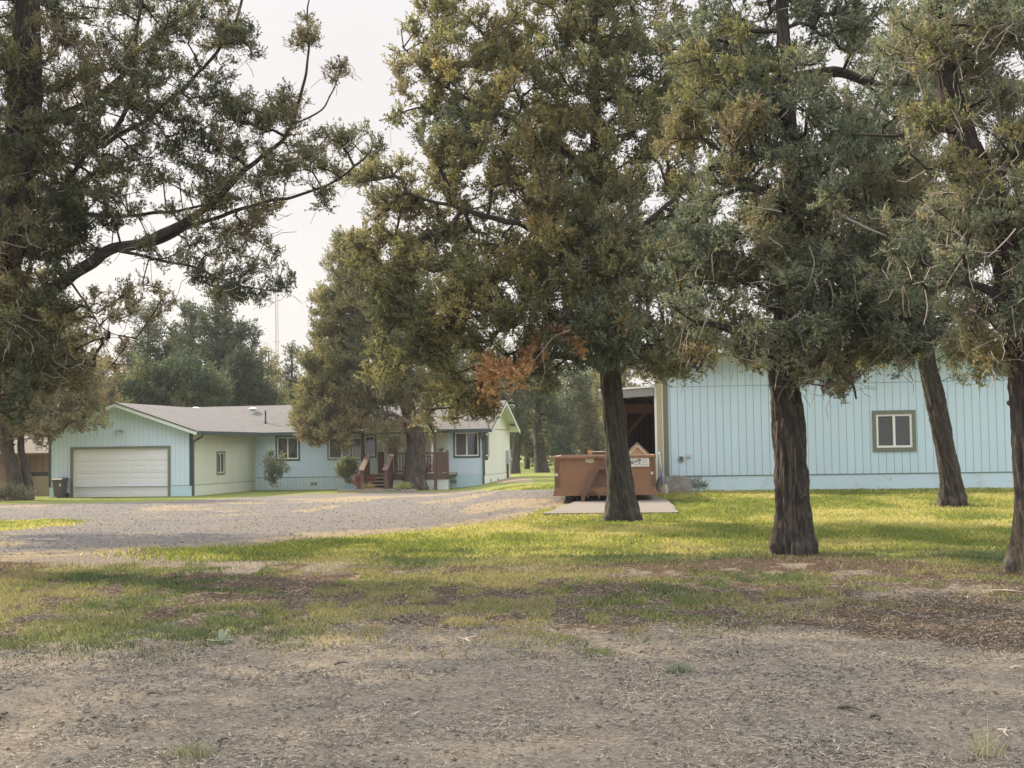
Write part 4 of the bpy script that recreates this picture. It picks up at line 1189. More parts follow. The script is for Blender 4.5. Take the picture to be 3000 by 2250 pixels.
# porch gable roof
xe1 = H.front(1282, 1255, yF - .3)[0]; xe0 = H.front(1070, 1262, yF - .3)[0]
zz1 = H.front(1281, 1256, yF - .3)[1]; xmid = (xe0 + xe1) / 2; zpk = zz1 + (xe1 - xmid) * .36
mb = MB(); yv = yM + 2.2
slab(mb, [(xmid, yF - .35, zpk), (xe1, yF - .35, zz1), (xe1, yv, zz1), (xmid, yv, zpk)], .07); slab(mb, [(xe0, yF - .35, zz1), (xmid, yF - .35, zpk), (xmid, yv, zpk), (xe0, yv, zz1)], .07)
pr = mb.build('porch_roof', [M_ROOF, M_SOFFIT, M_TRIM], hr)
mb = MB(); mb.prism([(xe0 + .25, pz + .14), (xe1 - .12, pz + .14), (xe1 - .12, zz1 + .0), (xmid, zpk - .09), (xe0 + .25, zz1 + .0)], yF - .16, yF - .12)
mb.build('porch_gable', basic('gable_blue', (.60, .80, .84), .6, .05, 2), pr)
mb = MB(); mb.box(xe0 + .2, yF - .12, pz, xe1 - .08, yF - .02, pz + .14); mb.beam((xmid, yF - .37, zpk - .09), (xe1, yF - .37, zz1 - .09), .03, .15); mb.beam((xe0, yF - .37, zz1 - .09), (xmid, yF - .37, zpk - .09), .03, .15)
mb.build('porch_beam', M_SOFFIT, pr)
# house number plate, wall ornament
x_, z_ = H.front(1113, 1317, yM); mb = MB(FR(yM)); mb.box(x_ - .06, -.02, z_ - .08, x_ + .06, -.001, z_ + .08); mb.build('doorbell_plate', basic('plate', (.5, .55, .5), .5), hr)
x_, z_ = H.front(1292, 1318, yM)
mb = MB(FR(yM - .03)); mb.prism([(x_ - .14, z_ + .02), (x_ - .02, z_ + .04), (x_ + .10, z_ + .13), (x_ + .13, z_ + .10), (x_ + .1, z_ - .04), (x_ + .02, z_ - .10), (x_ - .05, z_ - .04)], -.01, .02)
tag(mb.build('wall_ornament', basic('ornament', (.16, .17, .15), .6), None), 'small dark bird shaped ornament hung on the cream porch wall', 'ornament')
orn = bpy.data.objects['wall_ornament']; orn.location = H.root.location; orn.rotation_euler = H.root.rotation_euler

def place(o, S):      # a loose thing modelled in a site's own frame
    o.location = S.root.location; o.rotation_euler = S.root.rotation_euler; return o
def unsite(o, S, origin):  # shift origin to the thing's base
    for v in (o.data.vertices if o.type == 'MESH' else []): v.co -= Vector(origin)
    Rm = Matrix.Rotation(S.root.rotation_euler.z, 3, 'Z')
    o.location = S.root.location + Rm @ Vector(origin); o.rotation_euler = S.root.rotation_euler
# bicycle like thing on the porch: small black bicycle leaning at the rail
def bicycle():
    x_, z_ = H.front(1266, 1380, yF + .5); o = empty('bicycle', (0, 0, 0)); tag(o, 'small dark bicycle parked on the porch behind the railing', 'bicycle')
    Rm = Matrix.Rotation(H.root.rotation_euler.z, 3, 'Z'); o.location = H.root.location + Rm @ Vector((x_, yF + .5, zdeck)); o.rotation_euler = (0, 0, H.root.rotation_euler.z + .9)
    for dx in (-.42, .42):
        mb = MB(); mb.tube([(dx + .27 * math.cos(t), 0, .28 + .27 * math.sin(t)) for t in np.linspace(0, 2 * math.pi, 25)], .02, 6, caps=False); wv = mb.build('wheel', M_DARK, o)
        mb = MB()
        for k in range(10): t = k * math.pi / 5; mb.tube([(dx, 0, .28), (dx + .26 * math.cos(t), 0, .28 + .26 * math.sin(t))], .004, 4)
        mb.build('spokes', _mc['grey_metal'], wv)
    mb = MB(); fr = basic('bike_paint', (.10, .05, .05), .4)
    for p, q in (((-.42, 0, .28), (-.05, 0, .28)), ((-.05, 0, .28), (-.15, 0, .68)), ((-.15, 0, .62), (.28, 0, .66)), ((-.05, 0, .28), (.28, 0, .6)), ((-.42, 0, .28), (-.15, 0, .62)), ((.42, 0, .28), (.27, 0, .78))): mb.tube([p, q], .017, 6)
    mb.build('frame', fr, o)
    mb = MB(); mb.tube([(.20, -.2, .85), (.26, -.08, .82), (.26, .08, .82), (.20, .2, .85)], .014, 6); mb.build('handlebar', M_DARK, o)
    mb = MB(); mb.prism([(-.28, .70), (-.02, .70), (-.04, .74), (-.26, .76)], -.05, .05); mb.build('saddle', M_DARK, o)
bicycle()
# white folded parasol / pole on the porch
x_, z_ = H.front(1265, 1345, yF + 1.2)
mb = MB(); zt_ = zdeck
mb.tube([(0, 0, 0), (0, 0, 1.35)], .02, 8); mb.tube([(0, 0, .55), (0, 0, 1.0), (.01, 0, 1.32), (.01, 0, 1.4)], [.10, .09, .04, .015], 10); mb.tube([(0, 0, 0), (0, 0, .05)], [.2, .18], 14)
o = mb.build('folded_parasol', M_WHITE); tag(o, 'white folded parasol standing on the porch behind the right railing', 'parasol')
Rm = Matrix.Rotation(H.root.rotation_euler.z, 3, 'Z'); o.location = H.root.location + Rm @ Vector((x_, yF + 1.2, zdeck))

# ---- wheeled bin
g = G(176, 1458); k = g.y / FPX
b0 = empty('wheeled_bin', (g.x, g.y, g.z + .0), rad(-12)); tag(b0, 'dark brown wheeled rubbish bin with a white sticker left of the garage door', 'rubbish bin')
BM = basic('bin_plastic', (.10, .085, .08), .55, .1, 3)
Hb = 118 * k * .445; wb = .29
mb = MB(); h_ = .98
mb.add([(-.22, -.25, .06), (.22, -.25, .06), (.22, .2, .06), (-.22, .2, .06), (-.29, -.33, h_), (.29, -.33, h_), (.29, .33, h_), (-.29, .33, h_)], [(0, 3, 2, 1), (4, 5, 6, 7), (0, 1, 5, 4), (1, 2, 6, 5), (2, 3, 7, 6), (3, 0, 4, 7)])
mb.box(-.31, -.35, h_ - .06, .31, .35, h_ - .0)
bd = mb.build('body', BM, b0, bevel=.012)
mb = MB(); mb.add([(-.33, -.38, h_ + .003), (.33, -.38, h_ + .003), (.33, .38, h_ + .003), (-.33, .38, h_ + .003), (-.27, -.28, h_ + .09), (.27, -.28, h_ + .09), (.27, .36, h_ + .11), (-.27, .36, h_ + .11)], [(0, 3, 2, 1), (4, 5, 6, 7), (0, 1, 5, 4), (1, 2, 6, 5), (2, 3, 7, 6), (3, 0, 4, 7)])
mb.tube([(-.25, .42, h_ + .02), (.25, .42, h_ + .02)], .02, 8); mb.build('lid', BM, b0)
for s_ in (-1, 1):
    mb = MB(); mb.tube([(s_ * .24, .3, .13), (s_ * .31, .3, .13)], .13, 16); mb.build('wheel', M_DARK, b0)
mb = MB(); n_ = 12; mb.prism([(.17 + .055 * math.cos(t * 2 * math.pi / n_), .70 + .075 * math.sin(t * 2 * math.pi / n_)) for t in range(n_)], -.318, -.312); mb.build('sticker', M_WHITE, b0)
b0.location.z = float(terr(g.x, g.y)) + .0; b0.scale = (.76, .76, .76)

# ---- brown outbuilding left of the garage
c = P(140, 1450, 60.5); c.z = -.25
sh = Site('shed', c, rad(-10), 'old brown timber shed with a shake roof behind the left corner of the garage', 'shed')
mb = MB(); mb.wall(-5, -.1, .9, 2.0, [(-1.6, -.1, -.95, 1.7)], .1); mb.box(-5, 0.02, -.1, .9, .1, 2.0); mb.add([(.9, 0, -.1), (.9, 4, -.1), (.9, 4, 2.0), (.9, 0, 2.0)], [(0, 1, 2, 3)])
mb.build('wall', siding('shed_boards', (.20, .125, .085), 'X', .3, .03, (.03, .02, .015), .8), sh.root)
mb = MB(); slab(mb, [(-5.3, -.5, 1.9), (1.2, -.5, 1.9), (1.2, 2.2, 2.75), (-5.3, 2.2, 2.75)], .08); slab(mb, [(-5.3, 2.2, 2.75), (1.2, 2.2, 2.75), (1.2, 4.6, 1.95), (-5.3, 4.6, 1.95)], .08)
mb.build('roof', [basic('shake_roof', (.10, .085, .07), .9, .3, 6), M_BROWN, M_BROWN], sh.root)
mb = MB(); mb.box(-.85, -.05, -.1, .7, -.001, .88); mb.box(-.9, -.06, .88, .75, -.0, 1.05, 1); mb.build('lower_panel', [basic('shed_panel', (.25, .20, .12), .8, .15, 2), M_DARK], sh.root)
mb = MB(); mb.box(-1.05, -.42, -.1, -.87, -.3, 1.95); mb.build('post', basic('pinkish_post', (.28, .19, .16), .8, .15, 3), sh.root)

# ---- the big blue shed on the right
cB = P(1926, 1400, 37.2); cB.z = 0
B = Site('barn', cB, rad(-8), 'large pale blue board sided shed with one window and an open lean-to', 'barn')
br = B.root
zs = B.front(2300, 1390, 0)[1]; zj = B.front(2300, 1127, 0)[1]; ztop = 4.0
xe = 17.0; zb = 0.0
bw = B.frect(2567, 1213, 2672, 1311, 0)
mb = MB(); mb.wall(.32, zs, xe, zj - .008, [bw], .12); mb.wall(.32, zj + .008, xe, ztop, [], .1); mb.box(.32, .006, zj - .02, xe, .02, zj + .02, 1)
mb.add([(xe, 0, zb), (xe, 9, zb), (xe, 9, ztop), (xe, 0, ztop)], [(0, 1, 2, 3)])
mb.add([(xe, 0, ztop), (xe, 9, ztop), (xe, 4.5, ztop + .75)], [(0, 1, 2)])
mb.build('wall', [M_BARN, basic('joint_strip', (.22, .33, .37), .8)], br)  # second material: darker blue strip behind the panel joint
mb = MB(); mb.wall(.05, zb, xe, zs - .012, [], .1, .012); mb.box(.05, -.006, zs - .014, xe, .01, zs, 1); mb.build('footing', [M_FOUND, basic('joint_dark', (.10, .13, .14), .8)], br)
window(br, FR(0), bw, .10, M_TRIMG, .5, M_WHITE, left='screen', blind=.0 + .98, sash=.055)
# corner boards: white edge, olive boards
mb = MB(); mb.box(-.04, -.045, .12, .02, .3, ztop - .9 if False else 3.15, 0); mb.box(.02, -.05, .12, .165, .0, ztop, 1); mb.box(.165, -.065, .12, .19, .0, ztop, 3); mb.box(.19, -.04, .12, .325, .0, ztop, 2)
mb.build('corner_board', [M_WHITE, basic('tan_board', (.42, .40, .26), .7, .1, 3), M_TRIMG, basic('cream_edge', (.72, .68, .48), .6, .05, 3)], br)
mb = MB(); slab(mb, [(-.3, -.5, ztop - .02), (xe + .4, -.5, ztop - .02), (xe + .4, 4.5, ztop + .82), (-.3, 4.5, ztop + .82)], .12); slab(mb, [(-.3, 4.5, ztop + .82), (xe + .4, 4.5, ztop + .82), (xe + .4, 9.5, ztop - .02), (-.3, 9.5, ztop - .02)], .12)
mb.build('roof', [M_ROOF, M_SOFFIT, M_TRIMG], br)
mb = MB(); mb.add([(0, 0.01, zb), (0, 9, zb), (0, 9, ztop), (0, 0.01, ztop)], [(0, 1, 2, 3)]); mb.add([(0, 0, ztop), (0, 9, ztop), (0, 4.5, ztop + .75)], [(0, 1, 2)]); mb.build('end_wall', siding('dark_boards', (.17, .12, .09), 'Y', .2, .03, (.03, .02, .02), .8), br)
# open lean-to
LX = -1.35
def lz(x): return 3.10 + (x) * .055
mb = MB(); slab(mb, [(LX - .2, -.15, lz(LX) + .06), (-.05, -.15, lz(0) + .06), (-.05, 7.3, lz(0) + .06), (LX - .2, 7.3, lz(LX) + .06)], .05)
lr = mb.build('lean_to_roof', [basic('metal_sheet', (.6, .62, .62), .4, .1, 2), basic('sheathing', (.22, .19, .17), .9, .2, 3), M_WHITE], br)
mb = MB(); mb.beam((LX - .2, -.1, lz(LX) - .10), (-.05, -.1, lz(0) - .10), .05, .24); mb.build('fascia', basic('grey_beam', (.26, .26, .26), .8, .12, 3), lr)
for i in range(3):
    mb = MB(); x_ = -.32 - .45 * i; mb.box(x_ - .03, -.07, lz(x_) - .2, x_ + .03, 7.2, lz(x_) - .02); mb.build('rafter', basic('rafter_wood', (.42, .35, .29), .8, .2, 4), lr)
mb = MB(); mb.box(LX, 1.6, 2.45, -.05, 1.72, 2.72); mb.build('cross_beam', basic('fir_beam', (.22, .145, .10), .8, .2, 4), lr)
x_, z_ = B.front(1832, 1300, 1.66)
mb = MB(); mb.box(x_ - .08, 1.6, zb, x_ + .08, 1.73, 2.45); mb.build('post', _mc['fir_beam'], br)
mb = MB(); mb.beam((x_ + .05, 1.66, 1.85), (x_ + .6, 1.66, 2.47), .08, .10); mb.build('brace', _mc['fir_beam'], lr)
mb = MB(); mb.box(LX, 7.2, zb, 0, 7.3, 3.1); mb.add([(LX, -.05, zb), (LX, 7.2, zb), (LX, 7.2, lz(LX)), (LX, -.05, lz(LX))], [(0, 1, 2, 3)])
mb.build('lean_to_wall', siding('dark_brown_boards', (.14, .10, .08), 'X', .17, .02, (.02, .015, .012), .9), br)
# small boxes on the wall
x_, z_ = B.front(1995, 1343, 0); mb = MB(); mb.box(x_ - .06, -.06, z_ - .06, x_ + .06, -.001, z_ + .06); mb.tube([(x_ + .01, -.06, z_), (x_ + .01, -.09, z_)], .03, 10, 1); mb.build('outlet_box', [basic('outlet_grey', (.25, .27, .28), .5), M_DARK], br)
x_, z_ = B.front(2017, 1334, 0); mb = MB(); mb.box(x_ - .06, -.03, z_ - .05, x_ + .06, -.001, z_ + .045); mb.build('wall_plate', basic('plate_pink', (.62, .56, .52), .6), br)

# ---- roll-off skip
gS = P(1626, 1462, 32.5); 
SKZ = float(terr(2.2, 32.6)) + .02
gS.z = SKZ
S = Site('skip', gS, rad(-4), 'rusty brown steel roll-off skip on a concrete slab behind a juniper trunk', 'skip')
zc0 = S.front(1770, 1449, 0)[1]; zc1 = S.front(1770, 1343, 0)[1]; wS = S.front(1921, 1400, 0)[0]
RUSTM = basic('brown_skip_paint', (.31, .17, .10), .7, .22, 1.6, dirt=(.13, .07, .045), bump=.3)
RUSTD = basic('dark_skip_paint', (.19, .105, .078), .75, .2, 2.0, dirt=(.10, .06, .05))
sr = S.root; L = 5.6; zA, zZ = zc0 + .05, zc1
mb = MB()
mb.wall(.06, zA, wS - .06, zZ, [], y=0)
mb.box(.06, 0.002, zA, .10, L, zZ); mb.box(wS - .10, .002, zA, wS - .06, L, zZ); mb.box(.1, L - .04, zA, wS - .1, L, zZ); mb.box(.1, .002, zA, wS - .1, L - .04, zA + .05)
mb.box(.10, .03, zA + .05, wS - .1, .05, zZ)
body = mb.build('body', RUSTM, sr)
mb = MB(); mb.box(-.04, -.04, zZ, wS + .02, .09, zZ + .07); mb.box(-.04, .09, zZ, .1, L, zZ + .07); mb.box(wS - .12, .09, zZ, wS + .02, L, zZ + .07); mb.box(.1, L - .08, zZ, wS - .12, L + .03, zZ + .07)
mb.build('rim', RUSTM, sr, bevel=.01)
mb = MB(); mb.box(0, -.03, zA + .1, .09, .06, zZ); mb.box(wS - .09, -.03, zA + .1, wS + .0, .06, zZ)
for i in range(1, 8):
    for x_ in (-.01, wS - .06): mb.box(x_, i * .7, zA + .1, x_ + .07, i * .7 + .09, zZ)
mb.build('side_rib', RUSTD, sr)
mb = MB(); mb.prism([(-.03, zA - .07), (wS + .03, zA - .07), (wS + .03, zA + .03), (wS - .02, zA + .12), (.02, zA + .12), (-.03, zA + .03)], -.06, -.001); mb.box(0, 0, zA - .07, wS, L, zA - .002)
mb.build('bottom_rail', RUSTM, sr)
for x0_ in (.62, wS - .82):
    mb = MB(); mb.box(x0_, -.02, .05, x0_ + .1, L, zA - .071); mb.build('under_rail', M_DARK, sr)
for x0_ in (.4, wS - .62):
    mb = MB(); mb.tube([(x0_, .35, .10), (x0_ + .16, .35, .10)], .10, 14); mb.build('roller', M_DARK, sr)
# hook frame: A shaped members with darker recess
f = lambda px, py: S.front(px, py, -.1)
apex = f(1752, 1366); lo = f(1708, 1470)
apr = (wS - (apex[0]) + .05, apex[1]); lor = (wS - lo[0] + .05, lo[1])
mb = MB(); mb.beam((lo[0], -.16, lo[1] + .12), (apex[0], -.12, apex[1]), .08, .10); mb.box(lo[0] - .04, -.2, .02, lo[0] + .05, -.1, lo[1] + .2)
mb.beam((lor[0], -.16, lor[1] + .12), (apr[0], -.12, apr[1]), .08, .10); mb.box(lor[0] - .05, -.2, .02, lor[0] + .04, -.1, lor[1] + .2)
mb.box(apex[0], -.16, apex[1] - .08, apr[0], -.08, apex[1] + .02)
mb.build('hook_frame', RUSTD, sr)
mb = MB(); mb.prism([(lo[0] + .1, zA + .1), (lor[0] - .1, zA + .1), (apr[0] - .03, apex[1] - .08), (apex[0] + .03, apex[1] - .08)], -.03, -.002); mb.build('recess_plate', RUSTD, sr)
q = f(1738, 1452); mb = MB(); mb.tube([(q[0] - .14 * math.cos(t), -.1, q[1] - .06 + .14 * math.sin(t)) for t in np.linspace(0, math.pi, 9)], .025, 6); mb.build('hose_loop', RUSTD, sr)
mb = MB(); q = f(1768, 1366); mb.tube([(q[0] - .06, -.13, q[1]), (q[0] + .1, -.14, q[1] - .02), (q[0] + .3, -.13, q[1])], .014, 6); mb.build('hook_bar', _mc['grey_metal'], sr)
mb = MB(); q = f(1768, 1352); mb.box(q[0] - .06, -.12, q[1] - .14, q[0] + .16, -.002, q[1] + .02); mb.tube([(q[0] + .0, -.1, q[1] + .14), (q[0] + .04, -.1, q[1])], .02, 6); mb.build('latch', RUSTD, sr)
for px_, py_, w_, mt in ((1630, 1391, .035, M_CREAMW), (1910, 1386, .03, M_CREAMW)):
    q = S.front(px_, py_, -.032); mb = MB(); mb.box(q[0] - w_, -.036, q[1] - w_, q[0] + w_, -.0305, q[1] + w_); mb.build('reflector', mt, sr)
q = S.front(1727, 1347, 0); mb = MB()
rr_ = random.Random(4); mb.prism([(q[0] + (.10 + .02 * rr_.random()) * math.cos(t), q[1] + (.07 + .02 * rr_.random()) * math.sin(t)) for t in np.linspace(0, 2 * math.pi, 14)[:-1]], -.005, -.001)
mb.build('torn_sticker', basic('old_paper', (.55, .52, .42), .8, .35, 14, dirt=(.3, .2, .15)), sr)
for px_, py_ in ((1687, 1421), (1671, 1443), (1618, 1431), (1918, 1417), (1877, 1432)):
    pass
# sign
sg = S.frect(1846, 1336, 1902, 1367, -.02)
mb = MB(); mb.box(sg[0], -.02, sg[1], sg[2], -.006, sg[3]); sgo = mb.build('sign', basic('sign_white', (.80, .79, .76), .5, .04, 3), sr)
INK = basic('sign_ink', (.07, .085, .10), .6, .05, 5); GINK = basic('sign_grey', (.38, .41, .40), .6, .05, 5)
SWd = sg[2] - sg[0]; SHt = sg[3] - sg[1]
cx, cz = sg[0] + SWd * .31, sg[1] + SHt * .52
mb = MB()
for k in range(36):
    t0, t1 = k * math.pi / 18, (k + 1) * math.pi / 18
    r0_, r1_ = SHt * .33, SHt * .385
    mb.add([(cx + r * math.cos(t), -.0212, cz + r * math.sin(t)) for r, t in ((r0_, t0), (r0_, t1), (r1_, t1), (r1_, t0))], [(0, 3, 2, 1)])
for k in range(4):
    mb.box(sg[0] + SWd * (.60 + .02 * (k % 2)), -.022, sg[1] + SHt * (.83 - .22 * k) - .008, sg[0] + SWd * (.90 if k < 3 else .97), -.0205, sg[1] + SHt * (.83 - .22 * k) + .006)
mb.build('sign_marks', GINK, sgo)
ang = rad(17); ca, sa = math.cos(ang), math.sin(ang)
def rot(u, v): return (cx + u * ca - v * sa, cz + u * sa + v * ca)
mb = MB(); hw, hh_ = SWd * .26, SHt * .125
mb.prism([rot(-hw, -hh_), rot(hw * .9, -hh_), rot(hw, -hh_ * .6), rot(hw, hh_ * .6), rot(hw * .9, hh_), rot(-hw, hh_)], -.0235, -.0218)
a0, a1 = rot(hw * .35, -SHt * .3), rot(hw * .75, -SHt * .42); mb.beam((a0[0], -.0225, a0[1]), (a1[0], -.0225, a1[1]), .002, .02)
mb.build('sign_banner', INK, sgo)
def text(body, size, M, mat, parent, name='lettering', ext=.001):
    cu = bpy.data.curves.new(name, 'FONT'); cu.body = body; cu.size = size; cu.align_x = 'CENTER'; cu.align_y = 'CENTER'; cu.extrude = ext; cu.offset = size * .02
    t = bpy.data.objects.new(name, cu); COL.objects.link(t)
    dg = bpy.context.evaluated_depsgraph_get(); me = bpy.data.meshes.new_from_object(t.evaluated_get(dg)); bpy.data.objects.remove(t)
    me.transform(M); me.materials.clear()
    return link(name, me, mat, parent)
text('BEND', SHt * .26, Matrix.Translation((cx, -.0245, cz)) @ Matrix.Rotation(-ang, 4, 'Y') @ Matrix.Rotation(rad(90), 4, 'X'), M_WHITE, sgo)

def thing(mb, name, mats, label, cat, S_=None, org=(0, 0, 0), **kw):
    o = mb.build(name, mats, None, **kw); tag(o, label, cat)
    if S_: unsite(o, S_, org)
    return o
# load in the skip
q0 = S.front(1842, 1333, .4); q1 = S.front(1899, 1333, .4); qa = S.front(1867, 1300, .4)
zb_ = zZ - .06
o = empty('wooden_gable', (0, 0, 0)); tag(o, 'pale wooden gable shaped box end sticking up out of the skip above the sign', 'scrap wood')
o.location = S.root.location + Matrix.Rotation(S.root.rotation_euler.z, 3, 'Z') @ Vector((qa[0], .4, zb_)); o.rotation_euler = S.root.rotation_euler
ax_, az_ = 0, qa[1] - zb_; sl = 1.12
mb = MB(); wL = az_ / sl
mb.prism([(-wL, 0), (wL, 0), (0, az_ - .06)], .06, .09); mb.build('panel', basic('plywood', (.66, .60, .48), .8, .15, 3), o)
mb = MB(); mb.beam((-wL, .03, 0), (0, .03, az_ - .03), .12, .05); mb.beam((wL, .03, 0), (0, .03, az_ - .03), .12, .05); mb.build('edge_board', basic('pale_pine', (.78, .72, .56), .7, .1, 3), o)
mb = MB(); mb.beam((-wL - .04, .05, .04), (.01, .05, az_ + .02), .2, .03); mb.beam((wL + .04, .05, .04), (-.0, .05, az_ + .02), .2, .03); mb.build('top_strip', basic('strip_grey', (.22, .21, .19), .7), o)
mb = MB(); q2 = S.front(1735, 1325, .6); q3 = S.front(1790, 1330, .6)
mb.box(q2[0], .5, zZ - .1, q3[0] + .3, .95, q2[1] + .0); mb.box(q2[0] + .0, .48, q2[1] + .001, q3[0] + .32, .97, q2[1] + .02, 1)
thing(mb, 'scrap_box', [basic('dark_red_wood', (.13, .07, .06), .7, .2, 4), M_SOFFIT], 'dark brown box lying on top of the load in the skip left of the trunk', 'box', S, (q2[0], .7, zZ - .1))
q2 = S.front(1726, 1328, .55)
mb = MB(); mb.box(q2[0] - .03, .48, zZ - .1, q2[0] + .08, .62, q2[1] + .08); mb.box(q2[0] - .10, .5, zZ - .1, q2[0] - .031, .6, q2[1], 1)
thing(mb, 'wood_offcut', [basic('golden_wood', (.55, .34, .13), .7, .15, 4), M_DARK], 'short golden wood offcut leaning on the brown box in the skip', 'scrap wood', S, (q2[0], .55, zZ - .1))
mb = MB(); mb.beam((.15, .3, zZ + .085), (1.3, .35, zZ + .085), .09, .03)
thing(mb, 'loose_board', M_TREAD, 'thin loose board lying along the left part of the skip rim', 'board', S, (.7, .3, zZ + .08))

# ---- concrete slab
sp_ = [G(1600, 1508), G(1985, 1505)]
zsl = float(terr(1.8, 30.5)) + .03
mb = MB(); 
pts = [(G(1590, 1512).x, G(1590, 1512).y), (G(1990, 1508).x, G(1990, 1508).y), (G(1955, 1471).x, G(1955, 1471).y), (G(1690, 1474).x, G(1690, 1474).y)]
NN = 24; vs = []; fs = []
for i in range(NN + 1):
    for j in range(13):
        fx, fy = j / 12, i / NN
        a_ = Vector((*pts[0], 0)).lerp(Vector((*pts[1], 0)), fx); b_ = Vector((*pts[3], 0)).lerp(Vector((*pts[2], 0)), fx); p = a_.lerp(b_, fy)
        e = .10 * (float(fbm(j * .9, i * .9, 0, 3, 2)) - .5)
        vs.append((p.x + e * (fx in (0, 1)), p.y + e * (i == 0), float(terr(p.x, p.y)) + .055))
for i in range(NN):
    for j in range(12): fs.append((i * 13 + j, i * 13 + j + 1, (i + 1) * 13 + j + 1, (i + 1) * 13 + j))
nb = len(vs)
for j in range(13): vs.append((vs[j][0], vs[j][1] - .003, vs[j][2] - .12))
for j in range(12): fs.append((nb + j, nb + j + 1, j + 1, j))
mb.add(vs, fs); o = mb.build('pavement', M_CONC); tag(o, kind='structure')

# ---- rock
def AT(px, Y):
    p = P(px, 1440, Y); p.z = float(terr(p.x, p.y)); return p
def rock(name, c, sx, sy, sz, seed, mat, label, cat='rock'):
    me = bpy.data.meshes.new(name); import bmesh
    bm = bmesh.new(); bmesh.ops.create_icosphere(bm, subdivisions=4, radius=1)
    for v in bm.verts:
        p = v.co.copy(); n_ = float(fbm(p.x * 1.3 + seed, p.y * 1.3, p.z * 1.3, seed, 4)) - .5
        for dv in (Vector((.8, -.3, .5)), Vector((-.6, -.5, .6)), Vector((.2, -.9, .3)), Vector((.1, .2, 1)), Vector((-.95, 0, .2)), Vector((.9, .1, -.1))):
            dv = dv.normalized(); k_ = p.dot(dv)
            if k_ > .68: p -= dv * (k_ - .68) * .95
        n2_ = float(fbm(p.x * 5 + seed, p.y * 5, p.z * 5, seed + 5, 3)) - .5; p *= 1 + n_ * .45 + n2_ * .12
        v.co = (p.x * sx, p.y * sy, max(p.z, -.35) * sz + .3 * sz)
    bm.to_mesh(me); bm.free()
    o = link(name, me, mat); o.location = c; tag(o, label, cat); return o
RKM = basic('lichen_rock', (.20, .185, .165), .95, .45, 7, dirt=(.40, .38, .33), bump=1.0)
p = AT(1975, 36.5)
rock('boulder', (p.x, p.y, float(terr(p.x, p.y)) - .06), .66, .40, .50, 3, RKM, 'large grey lichen spotted boulder against the corner of the blue shed')
p = G(1052, 1437); rock('boulder', (p.x, p.y, p.z), .16, .15, .28, 8, basic('brown_rock', (.24, .17, .13), .9, .25, 5), 'upright brown rock at the foot of the porch steps, left of the red shrub stems')
p = G(1105, 1438); rock('boulder', (p.x, p.y, p.z), .26, .15, .17, 12, _mc['brown_rock'], 'low flat brown rock right in front of the porch steps')

# ---- shovel leaning by the corner
p0 = AT(1948, 35.9); p1 = P(1931, 1326, 36.9)
o = empty('shovel', p0); tag(o, 'pale shovel with a blue handle leaning on the shed corner beside the boulder', 'shovel')
a_ = Vector((0, 0, 0)); b_ = p1 - p0; n_ = lambda t: a_.lerp(b_, t)
mb = MB(); mb.tube([n_(.24), n_(.62)], .022, 8); mb.build('grip', basic('blue_handle', (.12, .20, .46), .5, .15, 6), o)
mb = MB(); mb.tube([n_(.62), n_(.97)], .016, 8); mb.build('shaft', basic('blue_grey_shaft', (.42, .46, .55), .5, .1, 6), o)
mb = MB(); mb.tube([n_(.965), n_(1.0)], .024, 8); mb.build('cap', M_WHITE, o)
mb = MB(); vs = []; pr_ = [(0, .05), (.05, .085), (.14, .10), (.22, .075), (.27, .03)]
for h_, w_ in pr_: 
    for s_ in (-1, 0, 1): vs.append((s_ * w_, -.03 * (1 - abs(s_)) - .0, h_ - .0))
fs = [(i * 3 + j, i * 3 + j + 1, i * 3 + j + 4, i * 3 + j + 3) for i in range(4) for j in range(2)]
vs += [(v[0], v[1] + .006, v[2]) for v in vs]; fs += [tuple(15 + k for k in reversed(f_)) for f_ in fs]
mb.add(vs, fs); mb.build('blade', basic('worn_blade', (.52, .47, .38), .6, .2, 6), o)
# garden stakes by the wall
for px_, py_, lb in ((2053, 1437, 'small pale sprinkler stake left of its twin by the shed wall'), (2068, 1438, 'small forked pale stake right of its twin by the shed wall')):
    p = AT(px_, 36.3); o = empty('garden_stake', p); tag(o, lb, 'stake')
    mb = MB(); mb.tube([(0, 0, -.03), (0, 0, .17)], .014, 6); mb.build('rod', basic('stake_pale', (.55, .62, .62), .6), o)
    mb = MB(); mb.tube([(-.01, 0, .17), (.03, 0, .21), (.08, 0, .25)], .015, 6); mb.tube([(0, 0, .17), (-.05, 0, .22)], .012, 6); mb.build('head', M_TRIM, o)

# ---- landscape timbers before the porch
TMB = basic('weathered_timber', (.25, .21, .18), .9, .2, 4)
for i, (pa, pb, lb) in enumerate((((990, 1443), (1128, 1441), 'long weathered landscape timber left of the porch juniper, along the gravel edge'),
                                  ((1131, 1440), (1172, 1440), 'short yellowish middle landscape timber under the porch steps'),
                                  ((1174, 1443), (1218, 1441), 'short dark landscape timber right under the porch juniper trunk'))):
    a_ = G(*pa); b_ = G(*pb); mid = (a_ + b_) / 2; mb = MB(); ht = .13
    mb.beam(a_ - mid + Vector((0, 0, .05)), b_ - mid + Vector((0, 0, .05)), .15, ht); o = mb.build('landscape_timber', TMB, bevel=.008); o.location = mid; tag(o, lb, 'timber', 'landscape timbers by the porch')

